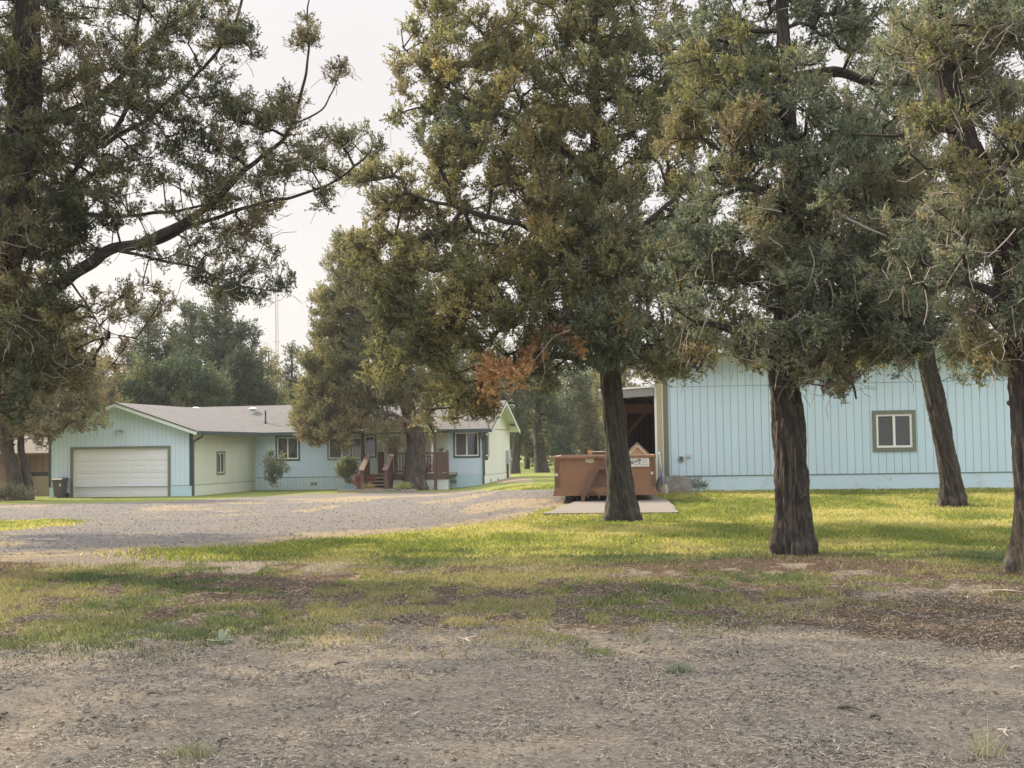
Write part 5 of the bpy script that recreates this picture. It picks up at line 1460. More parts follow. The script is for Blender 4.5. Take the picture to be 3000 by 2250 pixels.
# ---- shrubs
def shrub(name, label, px, py, w_m, h_m, pal, seed, K=40, L=.2, lw=.035, ns=6, nl=8, blobs=None, stem=.02, cat='shrub', spread=.12, carve=.38, at_=None, group=None):
    r = np.random.default_rng(seed); base = at_ or G(px, py); root = empty(name, base); tag(root, label, cat, group); b0_ = np.array(base)
    cl = []
    for (cx_, cz_, rx_, rz_, n_) in (blobs or [(0, .6, .5, .4, 1)]):
        m_ = int(n_ * K); u = r.normal(size=(m_, 3)); u /= np.linalg.norm(u, axis=1)[:, None]; u *= r.random((m_, 1)) ** .45
        cl.append(b0_ + np.array([cx_ * w_m, 0, cz_ * h_m]) + u * np.array([rx_ * w_m, rx_ * w_m * .8, rz_ * h_m]))
    T = np.concatenate(cl); T = T[T[:, 2] > base.z + .06]
    S0 = np.array([b0_ + np.array([dx * .05, dy * .05, z * h_m * .25]) for z in (0, .5, 1) for dx, dy in ((0, 0), (1, 0), (-1, .5))])[:: 1]
    A_, B_, ra, rb, pdv = grow(S0, None, T, r, step=.12, bias=.5, tip=.004, pw=.5, jit=.015)
    v, f = tubes_np(A_, B_, ra, rb, 4); npmesh('stems', v - b0_, f, M_TWIG, root, uv=v[:, [0, 2]], smooth_=True)
    v, f, c = leaves_mesh(T, pdv, r, ns, nl, L, lw, spread, pal, None, seed); npmesh('foliage', v - b0_, f, M_LEAF, root, col=c)
    return root
SHR = [(.08, .11, .06), (.12, .15, .08), (.16, .18, .10), (.20, .20, .12)]
RED = [(.40, .10, .08), (.50, .15, .11), (.32, .09, .07), (.22, .12, .08)]
shrub('lilac_shrub', 'loose leggy grey green shrub under the left front window of the house', 802, 1440, 1.1, 1.75, SHR, 301, 60, .15, .04, 5, 7, [(0, .55, .42, .32, 1.2), (-.15, .75, .3, .25, .6), (.35, .62, .3, .2, .5), (0, .3, .25, .2, .4), (-.1, .97, .12, .12, .2), (.35, .88, .1, .12, .15)])
shrub('lilac_shrub', 'round topped grey green bush between kitchen window and porch', 1018, 1438, 1.1, 1.5, SHR, 302, 70, .15, .04, 6, 8, [(0, .68, .45, .26, 2.0), (.1, .8, .3, .18, .8), (-.1, .55, .4, .2, .7), (0, .35, .15, .2, .2)])
shrub('barberry_shrub', 'red leaved shrub left of the porch steps beside the upright rock', 1070, 1438, .9, .75, RED, 303, 60, .12, .025, 6, 9, [(-.15, .6, .4, .4, 1.2), (.2, .5, .3, .3, .6)])
shrub('barberry_shrub', 'red leaved shrub against the lattice right of the porch juniper trunk', 1254, 1432, .8, 1.1, RED + [(.12, .07, .06)], 304, 60, .12, .025, 6, 9, [(0, .72, .3, .26, 1.2), (.05, .4, .2, .2, .5)])
shrub('flowering_plant', 'low yellow green plant between the red shrub and the flat rock', 1080, 1441, .6, .4, GOLD, 305, 30, .10, .02, 5, 8, [(0, .5, .5, .4, 1)])
shrub('ground_plant', 'bright green leafy plant left of the porch juniper trunk base', 1182, 1440, .9, .38, [(.22, .26, .08), (.30, .32, .10), (.16, .20, .06)], 306, 50, .12, .02, 5, 8, [(0, .5, .5, .4, 1)])
shrub('juniper_shrub', 'dark low shrub at the base of the split trunk juniper', 22, 1470, 1.1, .75, [(.06, .065, .045), (.09, .09, .06), (.13, .11, .08)], 307, 90, .14, .03, 6, 8, [(0, .5, .6, .4, 1.5), (-.5, .5, .4, .4, .8)])
shrub('juniper_shrub', 'small pale twiggy shrub right of the split trunk juniper', 86, 1466, .5, .55, [(.25, .24, .18), (.18, .18, .13)], 308, 30, .12, .025, 5, 7, [(0, .5, .45, .4, 1)])
shrub('weed_clump', 'dark weedy clump behind the two garden stakes at the shed wall', 2048, 1440, .6, .42, [(.10, .12, .07), (.14, .16, .09)], 309, 40, .09, .015, 5, 9, [(0, .5, .5, .4, 1)], at_=AT(2046, 36.7))

# tufts of tall grass: a thing each
def tuft(px, py, h, n, pal, label, seed, w=.12, name='grass_tuft'):
    r = np.random.default_rng(seed); p = G(px, py)
    x = r.normal(size=n) * w * .45; y = r.normal(size=n) * w * .4
    hh = h * .55 * (.3 + .9 * r.random(n)) * np.exp(-(x / w) ** 2); pal = np.array(pal); c = pal[r.integers(0, len(pal), n)] * (.7 + .5 * r.random((n, 1)))
    V, F, C = blades(x, y, np.zeros(n) - .01, hh, np.full(n, .006), hh * 1.3 * r.random(n), r, c)
    o = npmesh(name, V, F, M_GRASS, col=C); o.location = p; tag(o, label, 'grass tuft')
YG = [(.45, .42, .10), (.38, .38, .10), (.55, .48, .18), (.25, .30, .07)]
GG = [(.10, .15, .04), (.15, .20, .05), (.20, .24, .06)]
tuft(2345, 1625, .22, 160, YG, 'bright yellow grass tuft at the foot of the peeling bark juniper', 401, .10)
tuft(1010, 1708, .12, 220, GG, 'small green grass tuft among bark litter left of centre', 402, .16)
tuft(2010, 1775, .16, 360, GG, 'thick dark green grass tuft in front of the peeling bark juniper', 403, .16)
tuft(1875, 1772, .13, 240, GG, 'green grass tuft just left of the thick dark tuft', 404, .14)
tuft(480, 1850, .14, 500, [(.18, .22, .10), (.25, .28, .14), (.12, .16, .06)], 'spreading green weed tuft on the left at the edge of the bare soil', 405, .28)
tuft(1755, 1915, .10, 260, GG, 'flat green weed patch alone on the bare soil left of the grey weed', 406, .22)
tuft(1990, 1970, .14, 240, [(.20, .24, .17), (.27, .30, .22), (.13, .17, .09)], 'grey green weed standing alone on the bare soil right of centre', 407, .13)
tuft(560, 2215, .13, 380, [(.30, .30, .17), (.38, .34, .22), (.22, .22, .12)], 'olive dry weed tuft at the bottom left of the bare soil', 408, .16)
tuft(2890, 2215, .30, 60, [(.45, .42, .25), (.35, .34, .18)], 'thin tall dry grass stalks at the bottom right corner', 409, .12)
tuft(1700, 1495, .10, 60, YG, 'yellow grass tuft growing from the slab edge left of the trunk', 410, .08)
tuft(1880, 1484, .08, 60, GG, 'green tuft growing through the slab just right of the trunk', 411, .07)
tuft(1920, 1483, .07, 60, YG, 'yellowish tuft on the slab at the right end of the skip', 412, .07)
tuft(1722, 1480, .06, 40, GG, 'tiny green tuft on the slab under the skip hook frame', 413, .05)

# mullein rosette
p = G(650, 1882); o = empty('mullein_plant', p); tag(o, 'pale woolly leaved mullein rosette alone among the patchy weeds', 'plant')
MUL = basic('woolly_leaf', (.23, .26, .17), .9, .12, 8)
for az, el, L_, w_ in ((2.0, 1.15, .26, .05), (1.4, 1.3, .22, .035), (.9, 1.05, .30, .045), (3.3, .25, .30, .06), (-.3, .3, .28, .05), (-1.1, .08, .20, .06), (-2.0, .12, .16, .05), (4.2, .3, .2, .05), (.3, .6, .2, .04)):
    mb = MB(); vs = []; fs = []; nn = 7; d = Vector((math.cos(az) * math.cos(el), math.sin(az) * math.cos(el) * .9, math.sin(el))); sd_ = Vector((-math.sin(az), math.cos(az), 0)) if abs(math.sin(az)) < .85 or el < .5 else Vector((1, 0, 0))
    for i in range(nn + 1):
        t = i / nn; L_2 = L_ * .42; c_ = d * L_2 * t + Vector((0, 0, -.12 * L_2 * t * t + .012)); ww = w_ * .42 * (math.sin(math.pi * min(1, t * .8 + .14)) ** .7)
        up_ = sd_.cross(d) * .25 * ww
        vs += [c_ - sd_ * ww + up_, c_, c_ + sd_ * ww + up_]
    for i in range(nn):
        for j in range(2): fs.append((i * 3 + j, i * 3 + j + 1, i * 3 + j + 4, i * 3 + j + 3))
    mb.add([tuple(v) for v in vs], fs); mb.build('leaf', MUL, o, smooth_=True)

# sticks
STK = basic('old_stick', (.10, .08, .065), .9, .25, 8); STP = basic('pale_stick', (.42, .36, .29), .9, .2, 8)
for i, (pa, pb, r_, mt, lb) in enumerate((((0, 2110), (22, 2096), .012, STK, 'dark stick cut off by the left edge of the picture'), ((980, 1952), (1022, 1948), .009, STK, 'thin dark stick on bare soil left of centre'),
        ((640, 2178), (672, 2174), .009, STK, 'short dark stick near the bottom left'), ((2455, 2078), (2530, 2088), .011, STK, 'long crooked dark stick on the bare soil at right'),
        ((2548, 2106), (2582, 2108), .012, STK, 'short thick dark stick right of the crooked one'), ((1375, 1884), (1392, 1868), .008, STP, 'pale twig arching on the edge of the weeds'),
        ((2960, 1965), (3000, 1962), .010, STP, 'pale stick at the right edge on the soil'), ((430, 2038), (476, 2042), .008, STK, 'brown twig on the soil at left'), ((2925, 2145), (2955, 2165), .008, STP, 'pale curved twig at the lower right'),
        ((2900, 1735), (3000, 1738), .010, STP, 'long pale stick in the bark litter near the right edge juniper'))):
    a_ = G(*pa) + Vector((0, 0, .012)); b_ = G(*pb) + Vector((0, 0, .012)); mid = (a_ + b_) / 2; a_ -= mid; b_ -= mid
    pe = Vector((-(b_ - a_).y, (b_ - a_).x, 0)) * .12
    mb = MB(); mb.tube([a_, a_.lerp(b_, .35) + pe + Vector((0, 0, .01)), a_.lerp(b_, .7) - pe * .4 + Vector((0, 0, .012)), b_], [r_, r_ * .9, r_ * .7, r_ * .35], 6)
    mb.tube([a_.lerp(b_, .35) + pe, a_.lerp(b_, .5) + pe * 2.6 + Vector((0, 0, .02))], [r_ * .6, r_ * .3], 5)
    o = mb.build('fallen_stick', mt); o.location = mid; tag(o, lb, 'stick', 'sticks on the ground')

# ---- radio mast far away
p = P(813, 1300, 420); p.z = -.2
o = empty('radio_mast', p); tag(o, 'tall thin guyed radio mast fading in the haze behind the house', 'mast')
top = P(813, 792, 420).z + .2
mb = MB(); a_ = .45
MM = basic('mast_paint', (.42, .36, .36), .6, .05, .01)
for k in range(3):
    t = k * 2.094; mb.tube([(a_ * math.cos(t), a_ * math.sin(t), 0), (a_ * math.cos(t), a_ * math.sin(t), top)], .12, 5)
for k in range(int(top / 2)):
    for q in range(3):
        t = q * 2.094; t2 = (q + 1) * 2.094; mb.tube([(a_ * math.cos(t), a_ * math.sin(t), k * 2.0), (a_ * math.cos(t2), a_ * math.sin(t2), k * 2.0 + 2)], .025, 3, caps=False)
mb.build('lattice', MM, o)
for pyy in (1000, 1048):
    zz_ = P(813, pyy, 420).z; mb = MB(); mb.box(-.9, -.1, zz_, .9, .1, zz_ + .25); mb.build('crossbar', MM, o)
# far low gravel bank / road seen between the trees

# --- nearest left juniper with the long limb
YA = 18.0
tA = [(Vector((-8.3, 18.2, 0.0)), .42)] + TP([(-130, 1180, .36), (-50, 930, .30), (20, 700, .26), (62, 420, .22), (75, 150, .18), (85, -200, .13), (90, -700, .06)], YA)
limA = [TP([(-40, 955, .17), (60, 910, .15), (150, 855, .13), (300, 745, .11), (420, 705, .10), (520, 655, .085), (600, 605, .07), (700, 530, .055), (780, 450, .045), (850, 370, .035), (885, 260, .028), (900, 140, .022), (905, 30, .016), (930, -90, .01)], YA),
        TP([(370, 722, .06), (470, 700, .05), (560, 655, .045), (700, 605, .04), (850, 570, .03), (960, 535, .025), (1050, 475, .02), (1100, 430, .012)], YA),
        TP([(350, 735, .035), (440, 755, .028), (560, 780, .024), (640, 815, .018), (740, 845, .013), (830, 860, .008)], YA - .5),
        TP([(235, 625, .04), (330, 632, .04), (430, 630, .035), (520, 618, .03), (610, 592, .02)], YA + .4),
        TP([(210, 830, .022), (260, 900, .016), (310, 960, .011), (360, 985, .007)], YA - .3),
        TP([(60, 380, .09), (200, 330, .075), (330, 240, .06), (430, 130, .05), (560, 30, .04), (640, -80, .025)], YA + .6),
        TP([(335, 385, .05), (385, 300, .045), (405, 150, .04), (412, 20, .03), (412, -120, .02)], YA - .2),
        TP([(300, 430, .05), (450, 330, .045), (590, 200, .035), (680, 80, .03), (720, -60, .02)], YA + .2),
        TP([(50, 620, .07), (160, 560, .05), (260, 460, .04), (340, 385, .05)], YA),
        TP([(850, 370, .02), (930, 330, .018), (975, 260, .014), (1000, 180, .008)], YA)]
limA = [[(p_, q_ * .66) for p_, q_ in lb] for lb in limA]
spA = dict(ns=6, nl=19, L=.105, lw=.0145, spread=.075)
blA = [(90, 150, 18.3, 200, 260, 1.3, 1.5), (80, 520, 18.2, 200, 260, 1.3, 1.7), (150, 720, 18, 190, 130, 1.2, 1.6), (60, 1000, 18, 180, 190, 1.2, 2.0), (90, 880, 17.5, 130, 90, .6, 1.5), (170, 1080, 17.6, 110, 90, .8, 1.4), (40, 1150, 17.6, 110, 90, .8, 1.5),
       (330, 150, 18, 200, 220, 1.2, 1.1), (560, 90, 18, 180, 160, 1.0, .95), (690, 110, 18, 90, 110, .8, .8), (300, 400, 18, 200, 160, 1.2, 1.1), (540, 330, 18, 200, 130, 1.0, .95),
       (470, 460, 18, 210, 90, .9, .95), (250, 590, 18, 150, 110, 1.0, 1.3), (700, 280, 18, 90, 90, .6, .5)]
blA2 = [(480, 745, 17.6, 110, 30, .4, 1.0), (620, 790, 17.6, 90, 35, .4, 1.2), (730, 850, 17.6, 60, 30, .3, 1.2), (720, 590, 18, 130, 40, .5, 1.0), (640, 690, 18, 130, 35, .5, .8), (690, 470, 18, 130, 80, .8, .8), (820, 410, 18, 130, 110, .8, 1.0), (770, 340, 18, 80, 80, .5, .6), (903, 90, 18, 38, 110, .4, .9), (985, 225, 18, 32, 60, .35, .9), (855, 290, 18, 55, 60, .5, 1.0),
        (1030, 400, 18, 75, 60, .6, 1.2), (1085, 430, 18, 55, 45, .5, 1.2), (960, 480, 18, 100, 50, .6, .9), (860, 520, 18, 120, 40, .6, .9), (930, 590, 18, 90, 45, .6, .7), (740, 640, 18, 140, 50, .7, .9),
        (640, 570, 18, 120, 50, .8, .8), (800, 700, 18, 100, 40, .6, .6), (700, 740, 18, 120, 40, .7, .9), (800, 800, 18, 90, 30, .5, .6), (830, 860, 18, 45, 25, .3, 1.4), (700, 850, 18, 80, 35, .5, .6),
        (560, 640, 18, 100, 35, .7, .7), (330, 640, 18, 90, 40, .6, 1.2), (640, 800, 18.2, 14, 70, .2, 2.2), (530, 520, 18, 120, 60, .8, .5)]
blA3 = [(400, 900, 17.8, 110, 60, .6, .9), (470, 850, 17.8, 80, 60, .6, .6), (330, 860, 17.8, 70, 60, .6, .6), (250, 950, 17.8, 70, 80, .6, 1.3), (360, 1000, 17.7, 45, 25, .3, 1.0), (290, 1060, 17.7, 40, 40, .3, .8)]
juniper('juniper_tree', 'large near juniper at the left edge, its long limb reaching above the garage roof', tA, limA,
        [dict(blobs=blA, pal=DARKG, K=88, carve=.39, cf=1.9, **spA), dict(blobs=blA2, pal=DARKG, K=105, carve=.39, cf=2.6, **spA),
         dict(blobs=blA3, pal=BROWNG, K=60, carve=.42, cf=2.0, **spA),
         dict(blobs=[(-950, -350, 15.5, 950, 1050, 4.2, 1.5), (-900, -1400, 16.5, 800, 500, 3.5, 1.2), (-250, -700, 17, 700, 380, 2.5, 1.2)], pal=DARKG, K=11, ns=6, nl=9, L=.26, lw=.055, spread=.2, carve=.36, cf=.6)], 101, bark=M_BARK, group='junipers in the yard', dead=2600, tip=.0045)
# a further juniper of the same row stands left of the view and shades the gravel
bH = Vector((-14.2, 29.6, 0)); bH.z = float(terr(bH.x, bH.y))
juniper('juniper_tree', 'juniper just outside the left edge of the view whose crown shades the gravel', [(bH, .3), (bH + Vector((.1, 0, 3)), .24), (bH + Vector((.3, 0, 6)), .18), (bH + Vector((.2, 0, 10.5)), .05)], None,
        [dict(blobs=[(-400, 560, 29.5, 330, 420, 2.4, 1.6), (-480, 200, 29.5, 260, 260, 2.0, 1.4)], pal=DARKG, K=12, ns=6, nl=9, L=.28, lw=.055, spread=.22, carve=.36, cf=.7)],
        108, bark=M_BARK, group='junipers in the yard', seg=24, tstep=.2)

# --- left juniper by the garage
bB = G(48, 1466)
YB = bB.y
tB = [(bB, .33)] + TP([(38, 1380, .27), (20, 1300, .24), (30, 1180, .2), (60, 1000, .2), (80, 850, .12), (90, 750, .05)], YB)
limB = [[(bB + Vector((.4, .3, 0)), .2)] + TP([(72, 1380, .15), (60, 1300, .13), (66, 1200, .11), (130, 1080, .1)], YB + .3)]
sB = dict(ns=7, nl=12, L=.24, lw=.045, spread=.19, K=14)
juniper('juniper_tree', 'juniper with a split leaning trunk beside the garage, foliage hanging low', tB, limB,
        [dict(blobs=[(60, 1180, YB, 130, 120, 1.6, 1.5), (170, 1150, YB, 130, 110, 1.4, 1.5), (245, 1185, YB, 75, 70, 1.0, 1.5), (190, 1240, YB - 1, 110, 35, .8, 1.4), (60, 1270, YB, 120, 40, 1.2, 1.2)], pal=BROWNG, carve=.36, cf=.8, **sB),
         dict(blobs=[(100, 1010, YB, 170, 140, 1.8, 1.5), (210, 1060, YB, 110, 110, 1.4, 1.3), (20, 900, YB, 150, 140, 1.8, 1.4), (-120, 1050, YB, 200, 200, 2, 1.2), (290, 1236, YB - 2, 18, 20, .25, 3.0), (325, 1218, YB - 2, 14, 10, .15, 2.5)], pal=OLIVE, carve=.38, cf=.8, **sB)],
        102, bark=M_BARKB, group='junipers in the yard', tip=.009)

# --- juniper in front of the porch
bC = G(1213, 1436)
YC = bC.y
tC = [(bC, .46)] + TP([(1212, 1390, .40), (1216, 1340, .39), (1220, 1300, .37), (1212, 1250, .31), (1190, 1180, .27), (1150, 1060, .22), (1090, 930, .17), (1040, 800, .1), (1012, 690, .04)], YC)
limC = [TP([(1205, 1250, .12), (1150, 1215, .09), (1080, 1230, .06), (1010, 1255, .04)], YC - 1), TP([(1222, 1240, .09), (1270, 1200, .06), (1330, 1180, .04)], YC - .5)]
sC = dict(ns=7, nl=15, L=.24, lw=.038, spread=.17, K=24)
juniper('juniper_tree', 'conical juniper with a thick shaggy trunk in front of the porch steps', tC, limC,
        [dict(blobs=[(985, 1190, YC, 125, 90, 1.8, 2.4), (930, 1200, YC, 70, 100, 1.2, 2.3), (1080, 1120, YC, 130, 130, 2, 2.2), (970, 1060, YC, 100, 110, 1.6, 2.4), (1010, 930, YC, 85, 100, 1.4, 2.3),
                            (955, 880, YC, 35, 60, .8, 1.8), (1015, 790, YC, 55, 80, 1.0, 2.2), (1005, 715, YC, 26, 40, .5, 2.2), (1150, 980, YC, 110, 150, 1.8, 2.0), (1200, 1130, YC, 80, 80, 1.4, 1.6), (1250, 1060, YC, 90, 110, 1.6, 1.6), (1190, 850, YC, 90, 120, 1.4, 1.3), (1070, 790, YC, 60, 90, 1.2, 1.5)], pal=OLIVE, carve=.32, cf=.6, **sC),
         dict(blobs=[(960, 1262, YC - 1, 75, 28, .9, 2.0), (1010, 1295, YC - 1.2, 40, 20, .5, 1.6), (900, 1255, YC - .5, 40, 25, .7, 1.8), (1090, 1245, YC - 1, 90, 28, 1.0, 1.5), (1160, 1250, YC - 1, 50, 28, .7, 1.3), (1150, 1290, YC - 1, 40, 14, .4, 1.0)], pal=BROWNG, carve=.36, cf=.8, **sC)],
        103, bark=M_BARKB, group='junipers in the yard', tip=.010, ridge=.13, flare=.22)

# --- centre juniper in front of the skip
bD = G(1828, 1528)
YD = bD.y
pD = FPX / YD
tD = [(bD, .235)] + TP([(1822, 1450, .235), (1814, 1380, .22), (1803, 1280, .205), (1793, 1160, .215), (1785, 1060, .205), (1772, 920, .17), (1760, 700, .14), (1748, 450, .11), (1740, 150, .09), (1730, -250, .05)], YD)
limD = [TP([(1780, 1080, .09), (1700, 1050, .075), (1600, 1045, .06), (1500, 1040, .04)], YD - .5), TP([(1770, 990, .08), (1650, 930, .06), (1520, 900, .045), (1400, 880, .03)], YD - .8),
        TP([(1765, 800, .08), (1620, 700, .06), (1450, 640, .05), (1300, 600, .035), (1180, 560, .02)], YD - .5), TP([(1755, 520, .07), (1620, 420, .06), (1450, 330, .04), (1280, 240, .025), (1180, 140, .015)], YD),
        TP([(1750, 400, .06), (1600, 260, .045), (1420, 100, .03), (1280, -20, .02)], YD + .5), TP([(1785, 1020, .09), (1870, 1010, .07), (1970, 1030, .05), (2060, 1040, .03)], YD - .6),
        TP([(1765, 750, .07), (1900, 640, .05), (2000, 560, .03)], YD - .5)]
sD = dict(ns=7, nl=19, L=.175, lw=.026, spread=.13)
blD1 = [(1720, 150, YD, 330, 260, 2.2, 1.6), (1420, 200, YD, 200, 180, 1.5, 1.1), (1500, 480, YD, 260, 200, 1.8, 1.6), (1780, 520, YD, 250, 260, 2, 1.7), (1420, 760, YD, 250, 190, 1.8, 1.5),
        (1700, 780, YD, 240, 170, 1.8, 1.8), (1600, 930, YD - .5, 220, 120, 1.5, 1.6), (1350, 960, YD, 180, 130, 1.4, 1.6), (1700, -200, YD, 420, 240, 2.5, 1.0)]
blD2 = [(1105, 740, YD, 80, 110, .8, 1.5), (1095, 880, YD, 60, 80, .7, 1.5), (1130, 1060, YD, 60, 70, .7, 1.5), (1290, 150, YD, 110, 130, .9, .9), (1200, 120, YD, 45, 45, .4, 1.2), (1230, 330, YD, 90, 100, .8, 1.0), (1170, 220, YD, 35, 50, .3, 1.2), (1150, 560, YD, 110, 100, .9, 1.1), (1080, 520, YD, 60, 60, .5, .8), (1180, 700, YD, 110, 120, 1.0, 1.3), (1290, 640, YD, 90, 110, .9, 1.0),
        (1180, 860, YD, 90, 100, .8, 1.5), (1230, 980, YD, 110, 100, .9, 1.6), (1310, 1080, YD, 130, 85, .9, 1.7), (1330, 1180, YD, 95, 55, .7, 1.6), (1420, 1200, YD, 65, 50, .5, 1.1), (1300, 0, YD, 90, 60, .6, .9), (1250, 1230, YD, 35, 40, .4, 1.3)]
blD3 = [(2010, 300, YD, 110, 230, 1.0, 1.4), (2020, 650, YD, 100, 170, 1.0, 1.5), (1640, 1040, YD - .6, 130, 60, .8, 1.3), (1800, 940, YD - .9, 130, 130, .8, 2.4), (1720, 1010, YD - .9, 70, 80, .5, 2.0), (1920, 980, YD - .4, 150, 100, 1.1, 2.1), (2050, 1000, YD - .3, 100, 80, .9, 2.0), (1960, 1080, YD, 120, 36, .7, 2.6), (1760, 620, YD - 1.2, 120, 100, .6, 1.6), (1340, 400, YD - .7, 90, 70, .5, 2.2), (1900, 800, YD - .5, 150, 150, 1.2, 1.6),
        (1600, 1110, YD + .3, 90, 40, .6, 1.4), (1520, 1160, YD + .3, 70, 40, .6, .9)]
blD4 = [(1620, 1000, YD - .9, 70, 40, .4, 1.2), (1500, 1010, YD - .9, 60, 40, .4, 1.2), (1490, 1060, YD - .9, 60, 55, .45, 1.9), (1560, 1030, YD - .9, 55, 35, .4, 1.7), (1440, 1110, YD - .8, 40, 45, .35, 1.6), (1535, 1110, YD - .9, 28, 50, .3, 1.6), (1680, 1010, YD - 1, 25, 22, .25, 1.0)]
blD5 = [(1440, 860, YD - 1.2, 200, 120, .5, .5), (1500, 250, YD - 1.4, 220, 150, .5, .45), (1560, 640, YD - 1.6, 150, 120, .4, .4), (1850, 940, YD - 1.2, 40, 20, .2, 1.4), (1500, 1170, YD, 60, 30, .4, .8)]
juniper('juniper_tree', 'tall juniper with a straight dark trunk standing right in front of the rusty skip', tD, limD,
        [dict(blobs=blD1, pal=OLIVE, K=36, carve=.40, cf=1.1, **sD), dict(blobs=blD2, pal=OLIVE, K=38, carve=.40, cf=1.5, **sD), dict(blobs=blD3, pal=GREY, K=26, carve=.34, cf=1.0, **sD),
         dict(blobs=blD4, pal=RUST, K=46, carve=.44, cf=2.6, **sD), dict(blobs=blD5, pal=GOLD, K=22, carve=.45, cf=1.3, **sD)],
        104, bark=M_BARKG, group='junipers in the yard', dead=3200, flare=.55, ridge=.075, tip=.0085,
        pale=[TP([(2045, 900, .016), (2030, 960, .014), (2005, 1020, .012), (1998, 1070, .009), (1992, 1110, .005)], YD - 1.2), TP([(1670, 968, .014), (1620, 990, .012), (1575, 1040, .009), (1540, 1085, .005)], YD - 1.6),
              TP([(1590, 1000, .010), (1592, 1050, .009), (1600, 1095, .007), (1580, 1140, .004)], YD - 1.5), TP([(1790, 1010, .011), (1775, 1060, .009), (1762, 1120, .006), (1765, 1150, .004)], YD - .8)])

# --- right-centre juniper with the shaggy trunk
bE = G(2322, 1622)
YE = bE.y
tE = [(bE, .20)] + TP([(2322, 1520, .205), (2318, 1400, .195), (2312, 1280, .185), (2303, 1160, .17), (2292, 1080, .165), (2290, 1000, .15), (2310, 850, .14), (2330, 650, .12), (2310, 350, .10), (2290, 0, .08), (2280, -400, .04)], YE)
limE = [TP([(2285, 1060, .085), (2235, 1010, .075), (2180, 975, .06), (2100, 955, .045), (2020, 960, .03)], YE), TP([(2320, 900, .08), (2420, 880, .06), (2520, 920, .045), (2600, 960, .03)], YE - .6),
        TP([(2325, 700, .07), (2450, 640, .055), (2600, 600, .04)], YE), TP([(2270, 245, .05), (2340, 225, .075), (2440, 212, .085), (2530, 235, .06), (2600, 260, .03)], YE + 1), TP([(2320, 620, .06), (2200, 540, .05), (2080, 500, .03)], YE - .5),
        TP([(2480, 640, .035), (2540, 665, .03), (2590, 688, .022)], YE - 1.4), TP([(2320, 960, .05), (2420, 1060, .035), (2500, 1110, .02), (2520, 1160, .01)], YE - .8)]
sE = dict(ns=7, nl=20, L=.145, lw=.021, spread=.105)
blE1 = [(2300, 870, YE, 290, 130, 1.6, 1.9), (2180, 640, YE, 210, 200, 1.4, 1.8), (2380, 620, YE - .5, 260, 190, 1.5, 1.9), (2520, 850, YE - .5, 230, 150, 1.4, 1.9), (2240, 330, YE, 190, 170, 1.3, 1.6),
        (2500, 420, YE, 230, 130, 1.4, 1.7), (2160, 120, YE + .5, 220, 170, 1.4, 1.1), (2440, 80, YE + .5, 240, 130, 1.4, .9), (2300, -200, YE + .5, 420, 220, 2.0, 1.1), (2620, 620, YE, 180, 160, 1.2, 1.6), (2060, 820, YE, 120, 150, 1.0, 1.5)]
blE2 = [(2170, 1030, YE, 100, 36, .6, 1.4), (2240, 1000, YE - .5, 60, 40, .5, 1.4), (2420, 985, YE - .7, 160, 80, .8, 2.0), (2380, 1080, YE - .7, 90, 60, .6, 1.5), (2460, 1100, YE - .8, 70, 40, .4, 1.3), (2500, 1165, YE - .8, 34, 26, .25, 2.0), (2560, 1010, YE - .4, 140, 70, .8, 1.9), (2640, 950, YE - .4, 120, 90, .9, 1.8), (2350, 1000, YE - 1, 90, 90, .6, 1.8), (2140, 990, YE, 110, 60, .8, 1.3), (2440, 1180, YE - .8, 25, 14, .2, 1.3)]
blE3 = [(2180, 400, YE - 1.2, 60, 130, .4, 1.6), (2090, 1040, YE, 80, 34, .6, 1.0), (2230, 1090, YE + .3, 60, 26, .5, 1.0)]
blE4 = [(2060, 480, YE + .5, 110, 200, .8, 1.5), (2040, 150, YE + .8, 120, 170, 1.0, 1.1), (2000, 760, YE + .5, 80, 90, .8, 1.3), (2200, 250, YE - .5, 170, 160, .5, .9), (2060, 300, YE, 110, 160, .8, 1.2)]
juniper('juniper_tree', 'juniper with peeling stringy bark standing between the skip and the shed window', tE, limE,
        [dict(blobs=blE1, pal=GREY, K=50, carve=.37, cf=1.3, **sE), dict(blobs=blE2, pal=GREY, K=46, carve=.36, cf=1.6, **sE), dict(blobs=blE3, pal=BROWNG, K=34, carve=.36, cf=1.5, **sE), dict(blobs=blE4, pal=OLIVE, K=32, carve=.40, cf=1.4, **sE)],
        105, bark=M_BARK, group='junipers in the yard', dead=4200, strips=260, flare=.45, ridge=.12, tstep=.035, tip=.0075,
        pale=[TP([(2440, 610, .035), (2480, 640, .034), (2540, 668, .028), (2590, 690, .014)], YE - 1.7), TP([(2290, 620, .012), (2240, 610, .010), (2180, 600, .006)], YE - 1.5), TP([(2370, 720, .014), (2385, 770, .012), (2370, 830, .010), (2350, 860, .006)], YE - 1.5),
              TP([(2090, 880, .012), (2070, 930, .010), (2045, 1000, .007)], YE - .9), TP([(2430, 820, .012), (2440, 880, .010), (2425, 950, .006)], YE - 1.4)])

